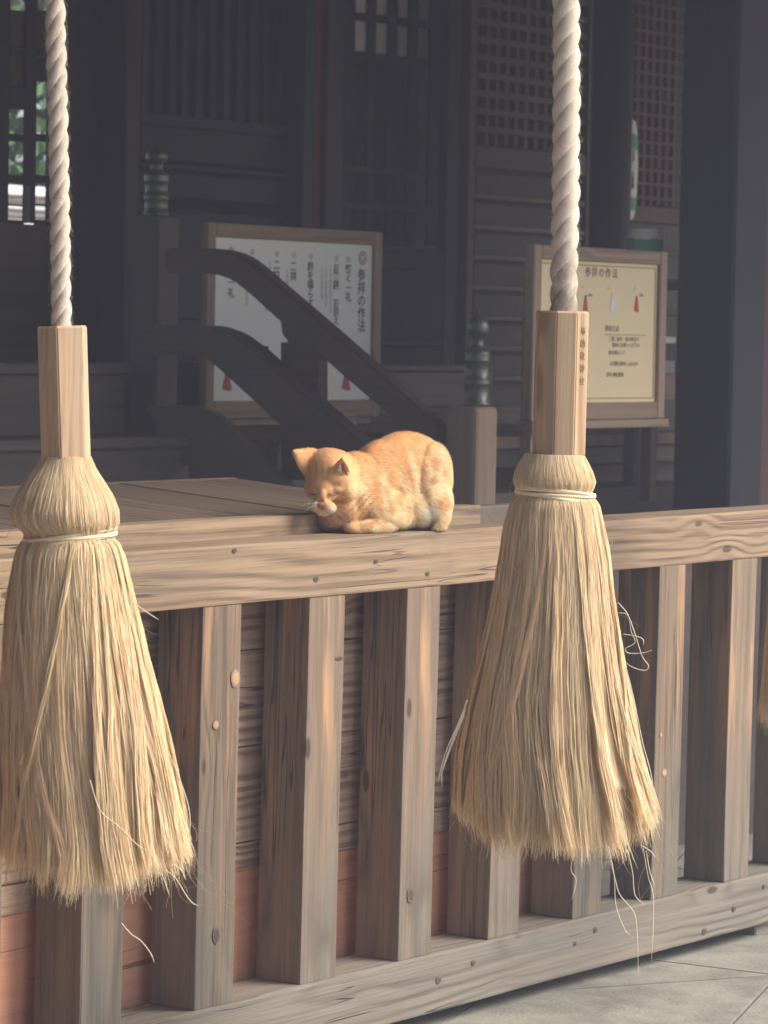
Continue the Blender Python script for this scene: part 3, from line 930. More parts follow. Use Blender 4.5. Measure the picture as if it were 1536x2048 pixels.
# vertical pale bands behind the shoulder
for (x, y, rx, ry, sl_) in ((822, 940, 6, 45, .30), (815, 1000, 8, 32, .2), (843, 1000, 6, 34, .2)):
    colr = bl(colr, CREAM, .9 * np.exp(-(((PX - x - (PY - y) * sl_) / rx) ** 2 + ((PY - y) / ry) ** 2) ** 1.3))
for (x, y, rx, ry, sl_) in ((808, 935, 4, 40, .32), (836, 950, 4, 45, .2), (775, 905, 3, 16, 1.2), (793, 935, 3, 20, 1.0), (742, 960, 4, 18, .4), (768, 985, 4, 20, .25), (812, 1030, 5, 22, -.1)):
    colr = bl(colr, DEEP, .7 * np.exp(-(((PX - x - (PY - y) * sl_) / rx) ** 2 + ((PY - y) / ry) ** 2) ** 1.3))
# collar stripes behind the cheek
for (x, y, rx, ry, sl_) in ((716, 1000, 4, 26, -.85), (726, 1002, 3.5, 26, -.8), (737, 1006, 3, 22, -.7)):
    colr = bl(colr, DEEP * .8, .75 * np.exp(-(((PX - x - (PY - y) * sl_) / rx) ** 2 + ((PY - y) / ry) ** 2) ** 1.4))
# foreleg line, belly white
colr = bl(colr, DEEP * .85, .8 * np.exp(-(((PY - 1043 + (PX - 745) * .20) / 3.0) ** 2 + ((PX - 745) / 34) ** 2) ** 1.5))
colr = bl(colr, WHITE, .9 * np.exp(-(((PX - 858) / 16) ** 2 + ((PY - 1028) / 24) ** 2) ** 2))
colr = bl(colr, WHITE, .8 * np.exp(-(((PX - 830) / 30) ** 2 + ((PY - 1056) / 14) ** 2) ** 2))
# head
hd = np.exp(-(((PX - 655) / 62) ** 2 + ((PY - 955) / 75) ** 2) ** 6) * (co[:, 1] < .0)
colr = bl(colr, ORANGE * np.array([1.0, 1.0, 1.0]), hd * .5)
cheek = np.exp(-(((PX - 703) / 15) ** 2 + ((PY - 978) / 30) ** 2) ** 1.6)
colr = bl(colr, np.array([.85, .63, .36]), cheek * .95)
for (x, y, rx, ry, sl_) in ((632, 935, 3, 18, .1), (645, 930, 2.5, 16, 0), (657, 935, 3, 18, -.15), (672, 962, 12, 2.5, 0), (688, 985, 10, 2.2, 0), (619, 940, 4, 14, .2)):
    colr = bl(colr, DEEP * .85, .6 * hd * np.exp(-(((PX - x - (PY - y) * sl_) / rx) ** 2 + ((PY - y) / ry) ** 2) ** 1.4))
colr = bl(colr, CREAM, .8 * np.exp(-(((PX - 672) / 13) ** 2 + ((PY - 990) / 5) ** 2) ** 1.4))
colr = bl(colr, CREAM, .7 * np.exp(-(((PX - 668) / 13) ** 2 + ((PY - 973) / 4) ** 2) ** 1.4))
colr = bl(colr, WHITE, .95 * np.exp(-(((PX - 657) / 24) ** 2 + ((PY - 1018) / 12) ** 2) ** 2) * (co[:, 1] < -.05))
colr = bl(colr, WHITE, .9 * np.exp(-(((PX - 631) / 7) ** 2 + ((PY - 1000) / 16) ** 2) ** 2) * (co[:, 1] < -.05))
colr = bl(colr, np.array([.42, .23, .12]), .8 * np.exp(-(((PX - 644) / 8) ** 2 + ((PY - 1002) / 10) ** 2) ** 2) * (co[:, 1] < -.06))
chest = sm(PY, 1022, 1040) * sm(-PX, -712, -690) * (co[:, 1] > -.075)  # shade under the chin is put into the chest colour
colr = bl(colr, np.array([.52, .43, .34]), chest * .7)
colr *= (1 + .10 * n_b)[:, None]
colr = np.clip(colr, .03, .9)
ca = body.color_attributes.new('tint', 'FLOAT_COLOR', 'POINT')
c4 = np.ones((nv, 4), np.float32); c4[:, :3] = colr
ca.data.foreach_set('color', c4.ravel())
body.polygons.foreach_set('use_smooth', [True] * len(body.polygons))
CR = Matrix.Rotation(YAW - math.pi / 2, 4, 'Z')
def catpart(name, me_, mat):
    if mat: me_.materials.clear(); me_.materials.append(mat)
    me_.transform(CR)
    o_ = bpy.data.objects.new(name, me_); COL.objects.link(o_); o_.parent = cat
    return o_
# fur
tri = []
body.calc_loop_triangles()
nt = len(body.loop_triangles)
ti = np.empty(nt * 3, np.int32); body.loop_triangles.foreach_get('vertices', ti); ti = ti.reshape(-1, 3)
v0, v1, v2 = co[ti[:, 0]], co[ti[:, 1]], co[ti[:, 2]]
area = np.linalg.norm(np.cross(v1 - v0, v2 - v0), axis=1)
NF = 110000
pick = rng.choice(nt, NF, p=area / area.sum())
u = rng.random((NF, 1)); v = rng.random((NF, 1)); fl_ = (u + v) > 1; u = np.where(fl_, 1 - u, u); v = np.where(fl_, 1 - v, v)
root = v0[pick] * (1 - u - v) + v1[pick] * u + v2[pick] * v
nn = nr[ti[pick, 0]]
cc_ = colr[ti[pick, 0]]
nose = np.array(cl_(644, 1000, -.11))
flow = np.tile(np.array([.75, .35, -.55]), (NF, 1))
rp = root - nose
dist = np.linalg.norm(rp, axis=1)
hw = np.clip(1 - (dist - .10) / .05, 0, 1)[:, None]
flow = flow * (1 - hw) + rp / (dist[:, None] + 1e-6) * hw
flow += rng.normal(0, .16, (NF, 3))
flow -= nn * (flow * nn).sum(1)[:, None]
flow /= np.linalg.norm(flow, axis=1)[:, None] + 1e-6
ln = (.0125 * (1 - .70 * hw[:, 0]) * rng.uniform(.6, 1.3, NF))[:, None]
earm = ((root[:, 2] > cl_(0, 945, 0)[2]) & (root[:, 1] < -.07))
ln[earm] *= .5
side = np.cross(nn, flow); side /= np.linalg.norm(side, axis=1)[:, None] + 1e-6
wd = .00045
p0 = root - nn * .0006; p1 = root + flow * ln * .5 + nn * ln * .26; p2 = root + flow * ln + nn * ln * .42
p2[:, 2] = np.maximum(p2[:, 2], .0005); p1[:, 2] = np.maximum(p1[:, 2], .0005)
V = np.stack([p0 - side * wd, p0 + side * wd, p1 - side * wd * .8, p1 + side * wd * .8, p2], 1).reshape(-1, 3)
b0 = np.arange(NF) * 5
me = bpy.data.meshes.new('fur')
me.vertices.add(len(V)); me.vertices.foreach_set('co', V.astype(np.float32).ravel())
T3 = np.concatenate([np.stack([b0, b0 + 3, b0 + 1], 1), np.stack([b0, b0 + 2, b0 + 3], 1), np.stack([b0 + 2, b0 + 4, b0 + 3], 1)]).astype(np.int32)
me.loops.add(T3.size); me.loops.foreach_set('vertex_index', T3.ravel())
me.polygons.add(len(T3)); me.polygons.foreach_set('loop_start', np.arange(len(T3), dtype=np.int32) * 3)
me.update(calc_edges=True)
me.polygons.foreach_set('use_smooth', np.ones(len(T3), bool))
# fur takes the skin's normal so that it shades as a coat
ca = me.color_attributes.new('tint', 'FLOAT_COLOR', 'POINT')
tc = np.ones((NF, 5, 4), np.float32); k_ = rng.normal(1.04, .20, (NF, 1, 1)); tc[..., :3] = np.clip(cc_[:, None] * k_, .02, .92)
ca.data.foreach_set('color', tc.ravel())
NN = np.repeat(nn, 5, 0)
me.normals_split_custom_set_from_vertices([tuple(x) for x in NN])
def hit(px, py, off=.0):
    d = Vector((0, 1, 0))
    q = cl_(px, py, -.5)
    h = bw.ray_cast(q, d)
    return (h[0] if h[0] else cl_(px, py, -.1)) + Vector((0, -off, 0))
def facestroke(pts, r0, mat, name, off=.0005):
    P = [hit(x, y, off) for x, y in pts]
    P = smoothpath(P, 12)
    n = len(P)
    b = tube_pts(P, [r0 * (.35 + .65 * math.sin(math.pi * i / (n - 1))) for i in range(n)], 6)
    me_ = bpy.data.meshes.new(name); b.to_mesh(me_); b.free(); return catpart(name, me_, mat)
catbody = catpart('body', body, M_FUR)
catpart('fur', me, M_FURH)['kind'] = 'stuff'
M_LID = flat('cat_eyelid', (.22, .10, .05)); M_NOSE = flat('cat_nose', (.42, .19, .13), .5)
facestroke([(656, 980), (662, 984), (670, 985), (680, 981)], .0021, M_LID, 'eyelid', .0045)
facestroke([(622, 981), (627, 985), (633, 983)], .0017, M_LID, 'eyelid', .0045)
facestroke([(639, 1008), (644, 1012), (650, 1011)], .0013, M_LID, 'mouth', .0035)
b = bmesh.new(); q = hit(643, 1003, .0035)
bmesh.ops.create_icosphere(b, subdivisions=2, radius=1)
for vv in b.verts: vv.co = Vector((vv.co.x * .0062 * (1 + .4 * vv.co.z), vv.co.y * .003, vv.co.z * .0045)) + q
me = bpy.data.meshes.new('nose'); b.to_mesh(me); b.free(); catpart('nose', me, M_NOSE)
# inner lining of the near ear
def lining(tip, b1, b2, mat, name, sc=.74, off=.0045, bulge=.010):
    n = (b1 - tip).cross(b2 - tip).normalized()
    if n.y > 0: n = -n
    c = (tip + b1 + b2) / 3
    tip, b1, b2 = [c + (p - c) * sc for p in (tip, b1, b2)]
    b_ = bmesh.new(); rows = []
    for i in range(6):
        t = i / 5; rows.append([b_.verts.new(tip.lerp(b1, t).lerp(tip.lerp(b2, t), k / 5) - n * (bulge * t * 4 * (k / 5) * (1 - k / 5)) + n * off) for k in range(6)])
    for i in range(5):
        for k in range(5): b_.faces.new((rows[i][k], rows[i][k + 1], rows[i + 1][k + 1], rows[i + 1][k]))
    bmesh.ops.remove_doubles(b_, verts=b_.verts, dist=1e-5)
    me_ = bpy.data.meshes.new(name); b_.to_mesh(me_); b_.free(); me_.polygons.foreach_set('use_smooth', [True] * len(me_.polygons))
    return catpart(name, me_, mat)
M_EARW = flat('ear_white_fur', (.93, .88, .80), .9, var=.15, scale=300); M_EARD = flat('ear_inner_skin', (.30, .15, .12), .8)
lining(cl_(684, 911, -.135), cl_(658, 951, -.098), cl_(700, 952, -.085), M_EARD, 'ear_lining', .80, .0042)
lining(cl_(680, 915, -.131), cl_(658, 950, -.099), cl_(688, 950, -.092), M_EARW, 'ear_tuft', .86, .0062)
M_WHISK = flat('whisker', (.8, .78, .72), .5)
for (x, y, dx, dy) in ((662, 1010, 40, 12), (663, 1013, 34, 22), (662, 1007, 42, 2), (631, 1006, -22, 14), (630, 1002, -26, 4)):
    a_ = hit(x, y, .001); e_ = a_ + Vector((dx * KX, -.02, -dy * KX)); m_ = (a_ + e_) / 2 + Vector((0, -.008, .004))
    b = tube_pts(smoothpath([a_, m_, e_], 8), [.0002] * 8 + [.0001], 4)
    me = bpy.data.meshes.new('whisker'); b.to_mesh(me); b.free(); catpart('whisker', me, M_WHISK)

# ================================================================ SIGN BOARDS
UP = Vector((0, 0, 1)); XD = Vector((1, 0, 0))
def framed(name, label, cat_, Y, pxl, pxr, pyt_l, pyb_l, fw, face_mat, thick=.035):
    P0 = onY(pxl, pyt_l, Y); P1 = onY(pxr, pyt_l, Y); Pb = onY(pxl, pyb_l, Y)
    x0, x1, z0, z1 = P0.x, P1.x, Pb.z, P0.z
    t = thing(name, label, cat_, ((x0 + x1) / 2, Y, z0))
    part_box('frame_side', x0, x0 + fw, Y, Y + thick, z0, z1, M_FRAMEZ, t, .004)
    part_box('frame_side', x1 - fw, x1, Y, Y + thick, z0, z1, M_FRAMEZ, t, .004)
    part_box('frame_rail', x0 + fw + .001, x1 - fw - .001, Y, Y + thick, z1 - fw, z1, M_FRAME, t, .004)
    part_box('frame_rail', x0 + fw + .001, x1 - fw - .001, Y, Y + thick, z0, z0 + fw * 1.25, M_FRAME, t, .004)
    part_box('panel', x0 + fw * .8, x1 - fw * .8, Y + .014, Y + .022, z0 + fw, z1 - fw * .8, face_mat, t, 0)
    return t, x0, x1, z0, z1
M_FRAMEZ = wood('brown_sign_frame_upright', (.37, .265, .19), (.28, .19, .135), (.34, .27, .21), 'z', ring=30, greyamt=.3, knots=.0, bumpd=.001)
YS = 3.55
s1, x0, x1, z0, z1 = framed('sign_board', 'white sign board in a brown frame with upright black lettering, behind the handrails', 'sign', YS, 416, 767, 444, 838, .052, M_PAPERW)
YF = YS + .0135
def col_text(parent, Y, chars, px, py0, step, size, mat):
    for k, ch in enumerate(chars):
        if ch == ' ': continue
        p = onY(px, py0 + k * step, Y)
        put_text(parent, ch, size, p, XD, UP, mat)
mpx = 11.9 / F                      # metres per pixel up there
col_text(s1, YF, '参拝の作法', 723, 552, 25.5, .052, M_INK)
col_text(s1, YF, '①', 697, 520, 20, .026, M_INKG); col_text(s1, YF, '軽く一礼', 697, 540, 18.5, .040, M_INK)
col_text(s1, YF, '②', 673, 518, 20, .026, M_INKG); col_text(s1, YF, 'お賽銭 お供え', 672, 537, 17.5, .038, M_INK)
col_text(s1, YF, '③', 622, 514, 20, .026, M_INKG); col_text(s1, YF, '鈴を鳴らす', 621, 534, 18.5, .040, M_INK)
col_text(s1, YF, '④', 588, 511, 20, .026, M_INKG); col_text(s1, YF, '二拝', 587, 534, 20, .040, M_INK)
col_text(s1, YF, '⑤', 554, 509, 20, .026, M_INKG); col_text(s1, YF, '二拍手', 553, 531, 20, .040, M_INK)
col_text(s1, YF, '⑥', 505, 505, 20, .026, M_INKG); col_text(s1, YF, '一拝', 505, 527, 19, .038, M_INK)
col_text(s1, YF, '⑦軽く一礼', 462, 505, 20.5, .040, M_INK)
for px_, py_, n_ in ((661, 538, 13), (652, 540, 11), (644, 540, 9), (574, 540, 5), (540, 525, 5), (532, 585, 6), (538, 600, 4), (494, 572, 6)):
    col_text(s1, YF, 'ここでしずかにおまいりください'[:n_], px_, py_, 7.0, .015, M_INKG)
# round crest
cc0 = onY(725, 516, YF)
b = bmesh.new()
def ringbm(b_, c, r1, r2, y, n=28):
    vs_ = [(b_.verts.new(c + Vector((r1 * math.cos(2 * math.pi * k / n), y, r1 * math.sin(2 * math.pi * k / n)))), b_.verts.new(c + Vector((r2 * math.cos(2 * math.pi * k / n), y, r2 * math.sin(2 * math.pi * k / n))))) for k in range(n)]
    for k in range(n):
        a_, c_ = vs_[k], vs_[(k + 1) % n]; b_.faces.new((a_[0], c_[0], c_[1], a_[1]))
ringbm(b, Vector(), .027, .022, -.001); ringbm(b, Vector(), .015, .011, -.001, 6)
for k in range(6):
    a_ = k * math.pi / 3; ringbm(b, Vector((.0155 * math.cos(a_), 0, .0155 * math.sin(a_))), .0055, .0025, -.001, 8)
from_bm('crest', b, M_REDF, s1, cc0)
def pict(parent, Y, px, py, w, h, mat, name='picture'):
    c = onY(px, py, Y); b_ = bmesh.new()
    pts = [(-.18, .5), (.12, .5), (.28, .1), (.5, -.45), (.1, -.5), (-.5, -.38), (-.3, .1)]
    f = [b_.verts.new(Vector((x * w, 0, z * h))) for x, z in pts]; k_ = [b_.verts.new(Vector((x * w, -.0015, z * h))) for x, z in pts]
    b_.faces.new(k_)
    for i in range(len(pts)): b_.faces.new((f[i], f[(i + 1) % len(pts)], k_[(i + 1) % len(pts)], k_[i]))
    bmesh.ops.recalc_face_normals(b_, faces=b_.faces)
    return from_bm(name, b_, mat, parent, c)
pict(s1, YF, 454, 762, .055, .075, M_REDP); pict(s1, YF, 692, 762, .055, .075, M_REDP)
# feet and curled iron stay under the white board
part_box('foot', x0 + .10, x0 + .17, YS, YS + .3, z0 - .055, z0 - .002, M_FRAME, s1, .004)
part_box('foot', x1 - .22, x1 - .15, YS, YS + .3, z0 - .055, z0 - .002, M_FRAME, s1, .004)
part_box('foot_bar', x0 + .02, x1 - .02, YS + .03, YS + .06, z0 - .028, z0 - .001, M_FRAME, s1, .003)

YS2 = 2.05
s2, a0, a1, b0_, b1_ = framed('notice_board', 'cream notice board in a brown frame behind the right tassel handle', 'sign', YS2, 1070, 1337, 488, 842, .048, M_PAPERY, .04)
YF2 = YS2 + .0135
def line_rect(parent, x0_, x1_, z0_, z1_, t_, Y, mat):
    for (xa, xb, za, zb) in ((x0_, x1_, z0_, z0_ + t_), (x0_, x1_, z1_ - t_, z1_), (x0_, x0_ + t_, z0_ + t_, z1_ - t_), (x1_ - t_, x1_, z0_ + t_, z1_ - t_)):
        part_box('border_line', xa, xb, Y - .001, Y + .001, za, zb, mat, parent, 0)
line_rect(s2, a0 + .060, a1 - .060, b0_ + .072, b1_ - .060, .0035, YF2, M_LINEY)
for k, ch in enumerate('参拝の作法'):
    put_text(s2, ch, .037, onY(1176 + k * 13.5, 545 + k * .8, YF2), XD, UP, M_INKB)
for k, ch in enumerate('一二三'):
    put_text(s2, ch, .015, onY(1165 + k * 52, 575 + k, YF2), XD, UP, M_INKB)
pict(s2, YF2, 1171, 607, .030, .058, M_REDP); pict(s2, YF2, 1225, 606, .036, .068, M_WHITEP); pict(s2, YF2, 1273, 608, .029, .058, M_REDP)
for (px_, m_) in ((1180, M_INKG), (1283, M_INKG)):
    pict(s2, YF2, px_, 590, .036, .010, m_)
for body_, px_, py_, sz in (('参拝方法', 1224, 658, .023), ('二拝二拍手一拝の作法で', 1248, 679, .018), ('静かにお参りください', 1252, 691, .018), ('鈴を鳴らして', 1234, 706, .018), ('お賽銭を静かに入れます', 1248, 728, .017), ('宮司 神社務所', 1230, 750, .018)):
    put_text(s2, body_, sz, onY(px_, py_, YF2), XD, UP, M_INKB)
q0, q1 = onY(1210, 669, YF2), onY(1290, 672, YF2)
part_box('rule_line', q0.x, q1.x, YF2 - .001, YF2 + .001, q0.z - .001, q0.z + .001, M_INKB, s2, 0)
part_box('ledge', a0 - .01, a1 + .012, YS2 - .012, YS2 + .07, b0_ - .03, b0_ - .001, M_FRAME, s2, .003)
# stand of the notice board
stx = (a0 + a1) / 2
for xx in (a0 + .13,):
    part_box('leg', xx - .05, xx + .05, YS2 + .055, YS2 + .10, .15, b1_ - .1, M_FRAMEZ, s2, .003)
for xx in (x0 + .12, x1 - .12):
    part_box('leg', xx - .02, xx + .02, YS + .04, YS + .08, .15, z1 - .1, M_FRAMEZ, s1, .003)

# ================================================================ STAIR RAILING WITH NEWEL POSTS
rail = thing('stair_railing', 'dark timber stair railing, two bars bending down between capped newel posts', 'railing', (0, 0, 0))
Yl = 2.15
pn = onY(953, 900, Yl); XRAIL = pn.x
rail.location = (XRAIL, Yl, 0)
def newel(px_c, py_top, Y, w, zbot, cap_px_h, label):
    c = onX(px_c, py_top, XRAIL) if Y is None else onY(px_c, py_top, Y)
    b_ = box_bm(w, w, c.z - zbot, .026, 4)
    o_ = from_bm('newel_post', b_, D_NEWEL, rail, (c.x, c.y, (c.z + zbot) / 2))
    return c
def giboshi(c, h, r):
    prof = [(1.0, 0), (1.02, .02), (1.0, .045), (.93, .055), (.93, .21), (1.0, .225), (1.02, .24), (.97, .25), (1.02, .262), (.98, .275), (.91, .285), (.91, .45), (.98, .46), (1.0, .475), (.94, .49), (1.0, .505), (.94, .52), (1.0, .535), (.97, .55), (.85, .575), (.60, .60), (.48, .64), (.48, .68), (.62, .715), (.80, .74), (.88, .78), (.88, .82), (.78, .865), (.58, .90), (.30, .93), (.12, .95), (.08, 1.0), (.02, 1.01)]
    b_ = lathe([(r * p[0], h * p[1]) for p in prof], 32)
    return from_bm('bronze_finial', b_, M_BRONZE, rail, c, smooth=True)
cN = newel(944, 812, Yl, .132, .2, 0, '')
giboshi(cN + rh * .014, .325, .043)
cU = onX(312, 432, XRAIL)
b_ = box_bm(.125, .125, cU.z - .5, .014, 3)
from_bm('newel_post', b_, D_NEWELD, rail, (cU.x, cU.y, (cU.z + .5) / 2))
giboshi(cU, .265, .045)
# plinth of the lower newel / far face
def bar(pts_px, r, name, sides=14):
    P = smoothpath([onX(x, y, XRAIL - .075) for x, y in pts_px], 36)
    return from_bm(name, tube_pts(P, r, sides), D_HAND, rail, smooth=True)
dm = depth(cU)
r_up = 23 * 11.6 / F
# (bars are squared timbers, built below)
# strut between the bars with its carved cap
def quad_prism(pts_px, name, mat, parent, X, t=.05, bev=.004):
    b_ = bmesh.new()
    A_ = [onX(x, y, X) for x, y in pts_px]
    f = [b_.verts.new(p - Vector((t / 2, 0, 0))) for p in A_]; g = [b_.verts.new(p + Vector((t / 2, 0, 0))) for p in A_]
    b_.faces.new(f); b_.faces.new(g[::-1])
    for i in range(len(A_)): b_.faces.new((f[i], g[i], g[(i + 1) % len(A_)], f[(i + 1) % len(A_)]))
    bmesh.ops.recalc_face_normals(b_, faces=b_.faces)
    bmesh.ops.bevel(b_, geom=b_.edges[:], offset=bev, segments=1 if bev < .01 else 2, affect='EDGES')
    return from_bm(name, b_, mat, parent)
o_ = quad_prism([(338, 502), (346, 496), (430, 497), (466, 501), (492, 510), (516, 525), (560, 563), (640, 631), (700, 683), (760, 736), (885, 848), (885, 905), (850, 880), (760, 806), (700, 755), (640, 702), (570, 643), (506, 585), (474, 560), (440, 548), (346, 546), (338, 540)], 'upper_handrail', D_HAND, rail, XRAIL - .07, .07, .012)
o_ = quad_prism([(298, 655), (306, 649), (440, 652), (482, 667), (524, 697), (570, 739), (700, 851), (830, 962), (900, 1030), (900, 1120), (760, 1010), (640, 905), (552, 832), (515, 796), (440, 728), (416, 712), (306, 708), (298, 702)], 'lower_handrail', D_HAND, rail, XRAIL - .07, .09, .012)
quad_prism([(572, 640), (576, 668), (588, 684), (578, 700), (640, 712), (646, 690), (620, 650)], 'strut_cap', D_HAND, rail, XRAIL, .07)
quad_prism([(571, 684), (634, 704), (646, 722), (646, 960), (571, 960)], 'strut', D_HAND, rail, XRAIL, .06)
for (x, y) in ((531, 697), (531, 706)):
    pass
b_ = tube_pts([onX(530, 716, XRAIL), onX(530, 692, XRAIL)], .012, 10)
from_bm('nail_head', b_, D_HAND, rail, smooth=True)
# lowest sloping member
quad_prism([(300, 810), (395, 812), (440, 830), (600, 985), (720, 1100), (560, 1100), (330, 880)], 'stringer', D_STRING, rail, XRAIL - .06, .05)

# ================================================================ HALL (building)
hall = thing('shrine_hall', 'dark timber shrine hall with latticed doors, pillars and shutters behind the sign boards', 'building', (11, 5, 0))
YW = 4.6
def wall_rect(name, pxl, pxr, pyt, pyb, mat, Y=YW, t=.05, parent=hall, bev=.004, ref=None):
    """upright board in plane Y between two photo columns; heights read at its middle"""
    xm_ = ref if ref is not None else (pxl + pxr) / 2
    xa, xb = onY(pxl, 700, Y).x, onY(pxr, 700, Y).x
    za, zb = onY(xm_, pyb, Y).z, onY(xm_, pyt, Y).z
    return part_box(name, xa, xb, Y, Y + t, za, zb, mat, parent, bev)
TOP = -420
# back boarding behind everything, in separate boards (leaves the left window open)
def z_at(px, py, Y): return onY(px, py, Y).z
xA, xB = onY(116, 700, YW + .25).x, onY(1640, 700, YW + .25).x
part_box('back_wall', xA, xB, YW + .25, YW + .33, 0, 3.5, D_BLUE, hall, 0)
zl = z_at(50, 446, YW)
part_box('window_sill_wall', onY(-160, 700, YW).x, xA - .002, YW + .1, YW + .18, 0, zl, D_BROWN, hall, 0)
# ---- left window lattice (open to the garden behind)
win = bpy.data.objects.new('window', None); COL.objects.link(win); win.location = (onY(50, 300, YW).x, YW, zl)
win.parent = hall; win.matrix_parent_inverse = Matrix.Translation(-hall.location)
def wbar(pxl, pxr, pyt, pyb, mat=D_BLUE, name='lattice_bar', t=.015, Y=YW + .1):
    o_ = wall_rect(name, pxl, pxr, pyt, pyb, mat, Y, t, None, .002)
    o_.parent = win; o_.matrix_parent_inverse = Matrix.Translation(-win.location) 
    return o_
for (l, r_) in ((-48, -30), (-12, 14), (46, 68), (95, 126)):
    wbar(l, r_, -300, 446)
wbar(52, 57, 372, 446, D_GREY, 'lattice_bar', .02, YW + .08)
for (t_, b_2) in ((95, 108), (172, 218), (268, 283), (350, 366), (408, 412), (440, 450)):
    for (l, r_) in ((-30, -12), (14, 46), (68, 95)):
        tt_ = t_ - 55 if (l == 68 and t_ == 172) else t_
        wbar(l, r_, tt_, b_2 if not (l == 68 and t_ == 172) else 163, D_BLUE, 'lattice_bar', .014)
for (l, r_) in ((14, 46), (68, 95), (-30, -12)):
    for (t_, b_2) in ((20, 95), (108, 172)):
        wbar(l, r_, t_, b_2 if l != 68 else min(b_2, 118), M_PANEB, 'pane', .01, YW + .12)
# ---- dark boarding left of the doors
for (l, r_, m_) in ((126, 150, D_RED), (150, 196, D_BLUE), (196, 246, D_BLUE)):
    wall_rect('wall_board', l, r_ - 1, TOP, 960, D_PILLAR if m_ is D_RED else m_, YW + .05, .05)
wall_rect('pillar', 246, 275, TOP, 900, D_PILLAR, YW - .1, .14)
# ---- slatted door, px 275-600
xs = 277
k = 0
while xs < 600:
    w = 9 if k % 2 else 13
    wall_rect('door_slat', xs, xs + w, TOP, 236 + (xs - 277) * .05, D_BLUE if k % 3 else D_PILLAR, YW + .075, .02)
    xs += 27; k += 1
wall_rect('door_backing', 276, 600, TOP, 300, D_BLUE, YW + .1, .03)
for (t_, b_2) in ((238, 262), (334, 346), (500, 520), (600, 640)):
    wall_rect('door_rail', 276, 600, t_, b_2, D_BLUE, YW + .035, .02)
wall_rect('door_panel', 276, 600, 263, 329, D_BLUE, YW + .05, .03); wall_rect('door_panel', 276, 600, 353, 403, D_BLUE, YW + .05, .03)
wall_rect('door_panel', 276, 600, 426, 900, D_BLUE, YW + .06, .03)
# ---- red-edged pillar px 600-680
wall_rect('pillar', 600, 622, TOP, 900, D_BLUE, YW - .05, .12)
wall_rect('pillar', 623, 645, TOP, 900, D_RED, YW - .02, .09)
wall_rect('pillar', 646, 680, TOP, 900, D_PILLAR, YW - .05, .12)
# ---- barred door px 680-865
for (l, r_) in ((680, 700), (727, 742), (768, 784), (808, 826), (850, 872)):
    wall_rect('door_bar', l, r_, TOP, 492, D_BLUE, YW + .02, .018)
for x_, (l, r_) in enumerate(((700, 727), (742, 768), (784, 808), (826, 850))):
    dy = x_ * 5
    for (t_, b_2) in ((-90, 24), (40, 102)):
        wall_rect('pane', l, r_, t_ + dy, b_2 + dy, M_PANE, YW + .040, .004, bev=0)
    for (t_, b_2) in ((24, 40), (102, 118)):
        wall_rect('door_cross_bar', l, r_, t_ + dy, b_2 + dy, D_BLUE, YW + .024, .012, bev=.002)
    wall_rect('door_panel', l, r_, 125 + dy, 480, D_PILLAR, YW + .09, .02)
wall_rect('door_cross_bar', 680, 872, 336, 350, D_PILLAR, YW + .0, .03); wall_rect('door_cross_bar', 680, 872, 408, 424, D_PILLAR, YW + .0, .03)
wall_rect('door_rail', 680, 885, 493, 535, D_BROWN, YW - .01, .08)
wall_rect('door_panel', 680, 885, 536, 680, D_PILLAR, YW + .02, .04)
wall_rect('door_rail', 766, 885, 681, 690, D_GREY, YW - .01, .05)
wall_rect('door_panel', 680, 885, 691, 728, D_PILLAR, YW + .02, .04)
# recess px 872-930
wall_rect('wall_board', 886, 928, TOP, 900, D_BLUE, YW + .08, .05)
# ---- latticed shutter px 930-1175
YSH = YW - .35
wall_rect('shutter_stile', 930, 944, TOP, 815, D_BROWN, YSH, .06)
wall_rect('shutter_stile', 1166, 1180, TOP, 815, D_BROWN, YSH, .06)
wall_rect('shutter_backing', 944, 1166, TOP, 812, D_BLUE, YSH + .05, .01, bev=0)
xs = 962
while xs < 1165:
    wall_rect('lattice_slat', xs, xs + 7, TOP, 289 + (xs - 944) * .06, D_BROWN, YSH + .025, .02, bev=.0015); xs += 19.5
ys = 289 - 31
while ys > TOP + 40:
    wall_rect('lattice_slat', 945, 1165, ys - 9, ys + 4, D_BROWN, YSH + .012, .012, bev=.0015, ref=944); ys -= 36
wall_rect('shutter_rail', 945, 1165, 289, 333, D_BROWN, YSH + .005, .05, ref=944)
yy = 336
for kk in range(8):
    y2 = yy + 58
    wall_rect('shutter_board', 945, 1165, yy + 6, y2, D_PILLAR, YSH + .03, .02, ref=944)
    wall_rect('shutter_batten', 945, 1165, y2 - 8, y2 + 2, D_GREY, YSH + .0, .04, ref=944)  # lighter timber colour paints in the highlights along the ledges
    yy = y2 + 3
# ---- round pillar
pc = onY(1213, 700, 3.75)
from_bm('round_pillar', lathe([(.097, 0), (.094, 1.2), (.090, 3.5)], 40), D_PILLAR, hall, (pc.x, pc.y, 0), smooth=True)
# ---- right-hand red lattice px 1255-1350
wall_rect('wall_board', 1180, 1256, TOP, 900, D_BLUE, YW + .06, .05)
wall_rect('lattice_backing', 1256, 1360, TOP, 412, D_BLUE, YW + .06, .02)
xs = 1262
while xs < 1350:
    wall_rect('lattice_slat', xs, xs + 6, TOP, 410, D_REDL, YW + .03, .02, bev=.0015); xs += 15
ys = 395
while ys > 0:
    wall_rect('lattice_slat', 1256, 1360, ys - 6, ys, D_REDL, YW + .018, .011, bev=.0015, ref=1256); ys -= 28
wall_rect('lower_rail', 1256, 1360, 413, 446, D_REDL, YW + .01, .06)
wall_rect('lower_panel', 1256, 1360, 447, 690, D_BROWN, YW + .05, .04)
for t_ in (500, 560, 620): wall_rect('lower_rail', 1256, 1360, t_, t_ + 10, D_BROWN, YW + .02, .04)
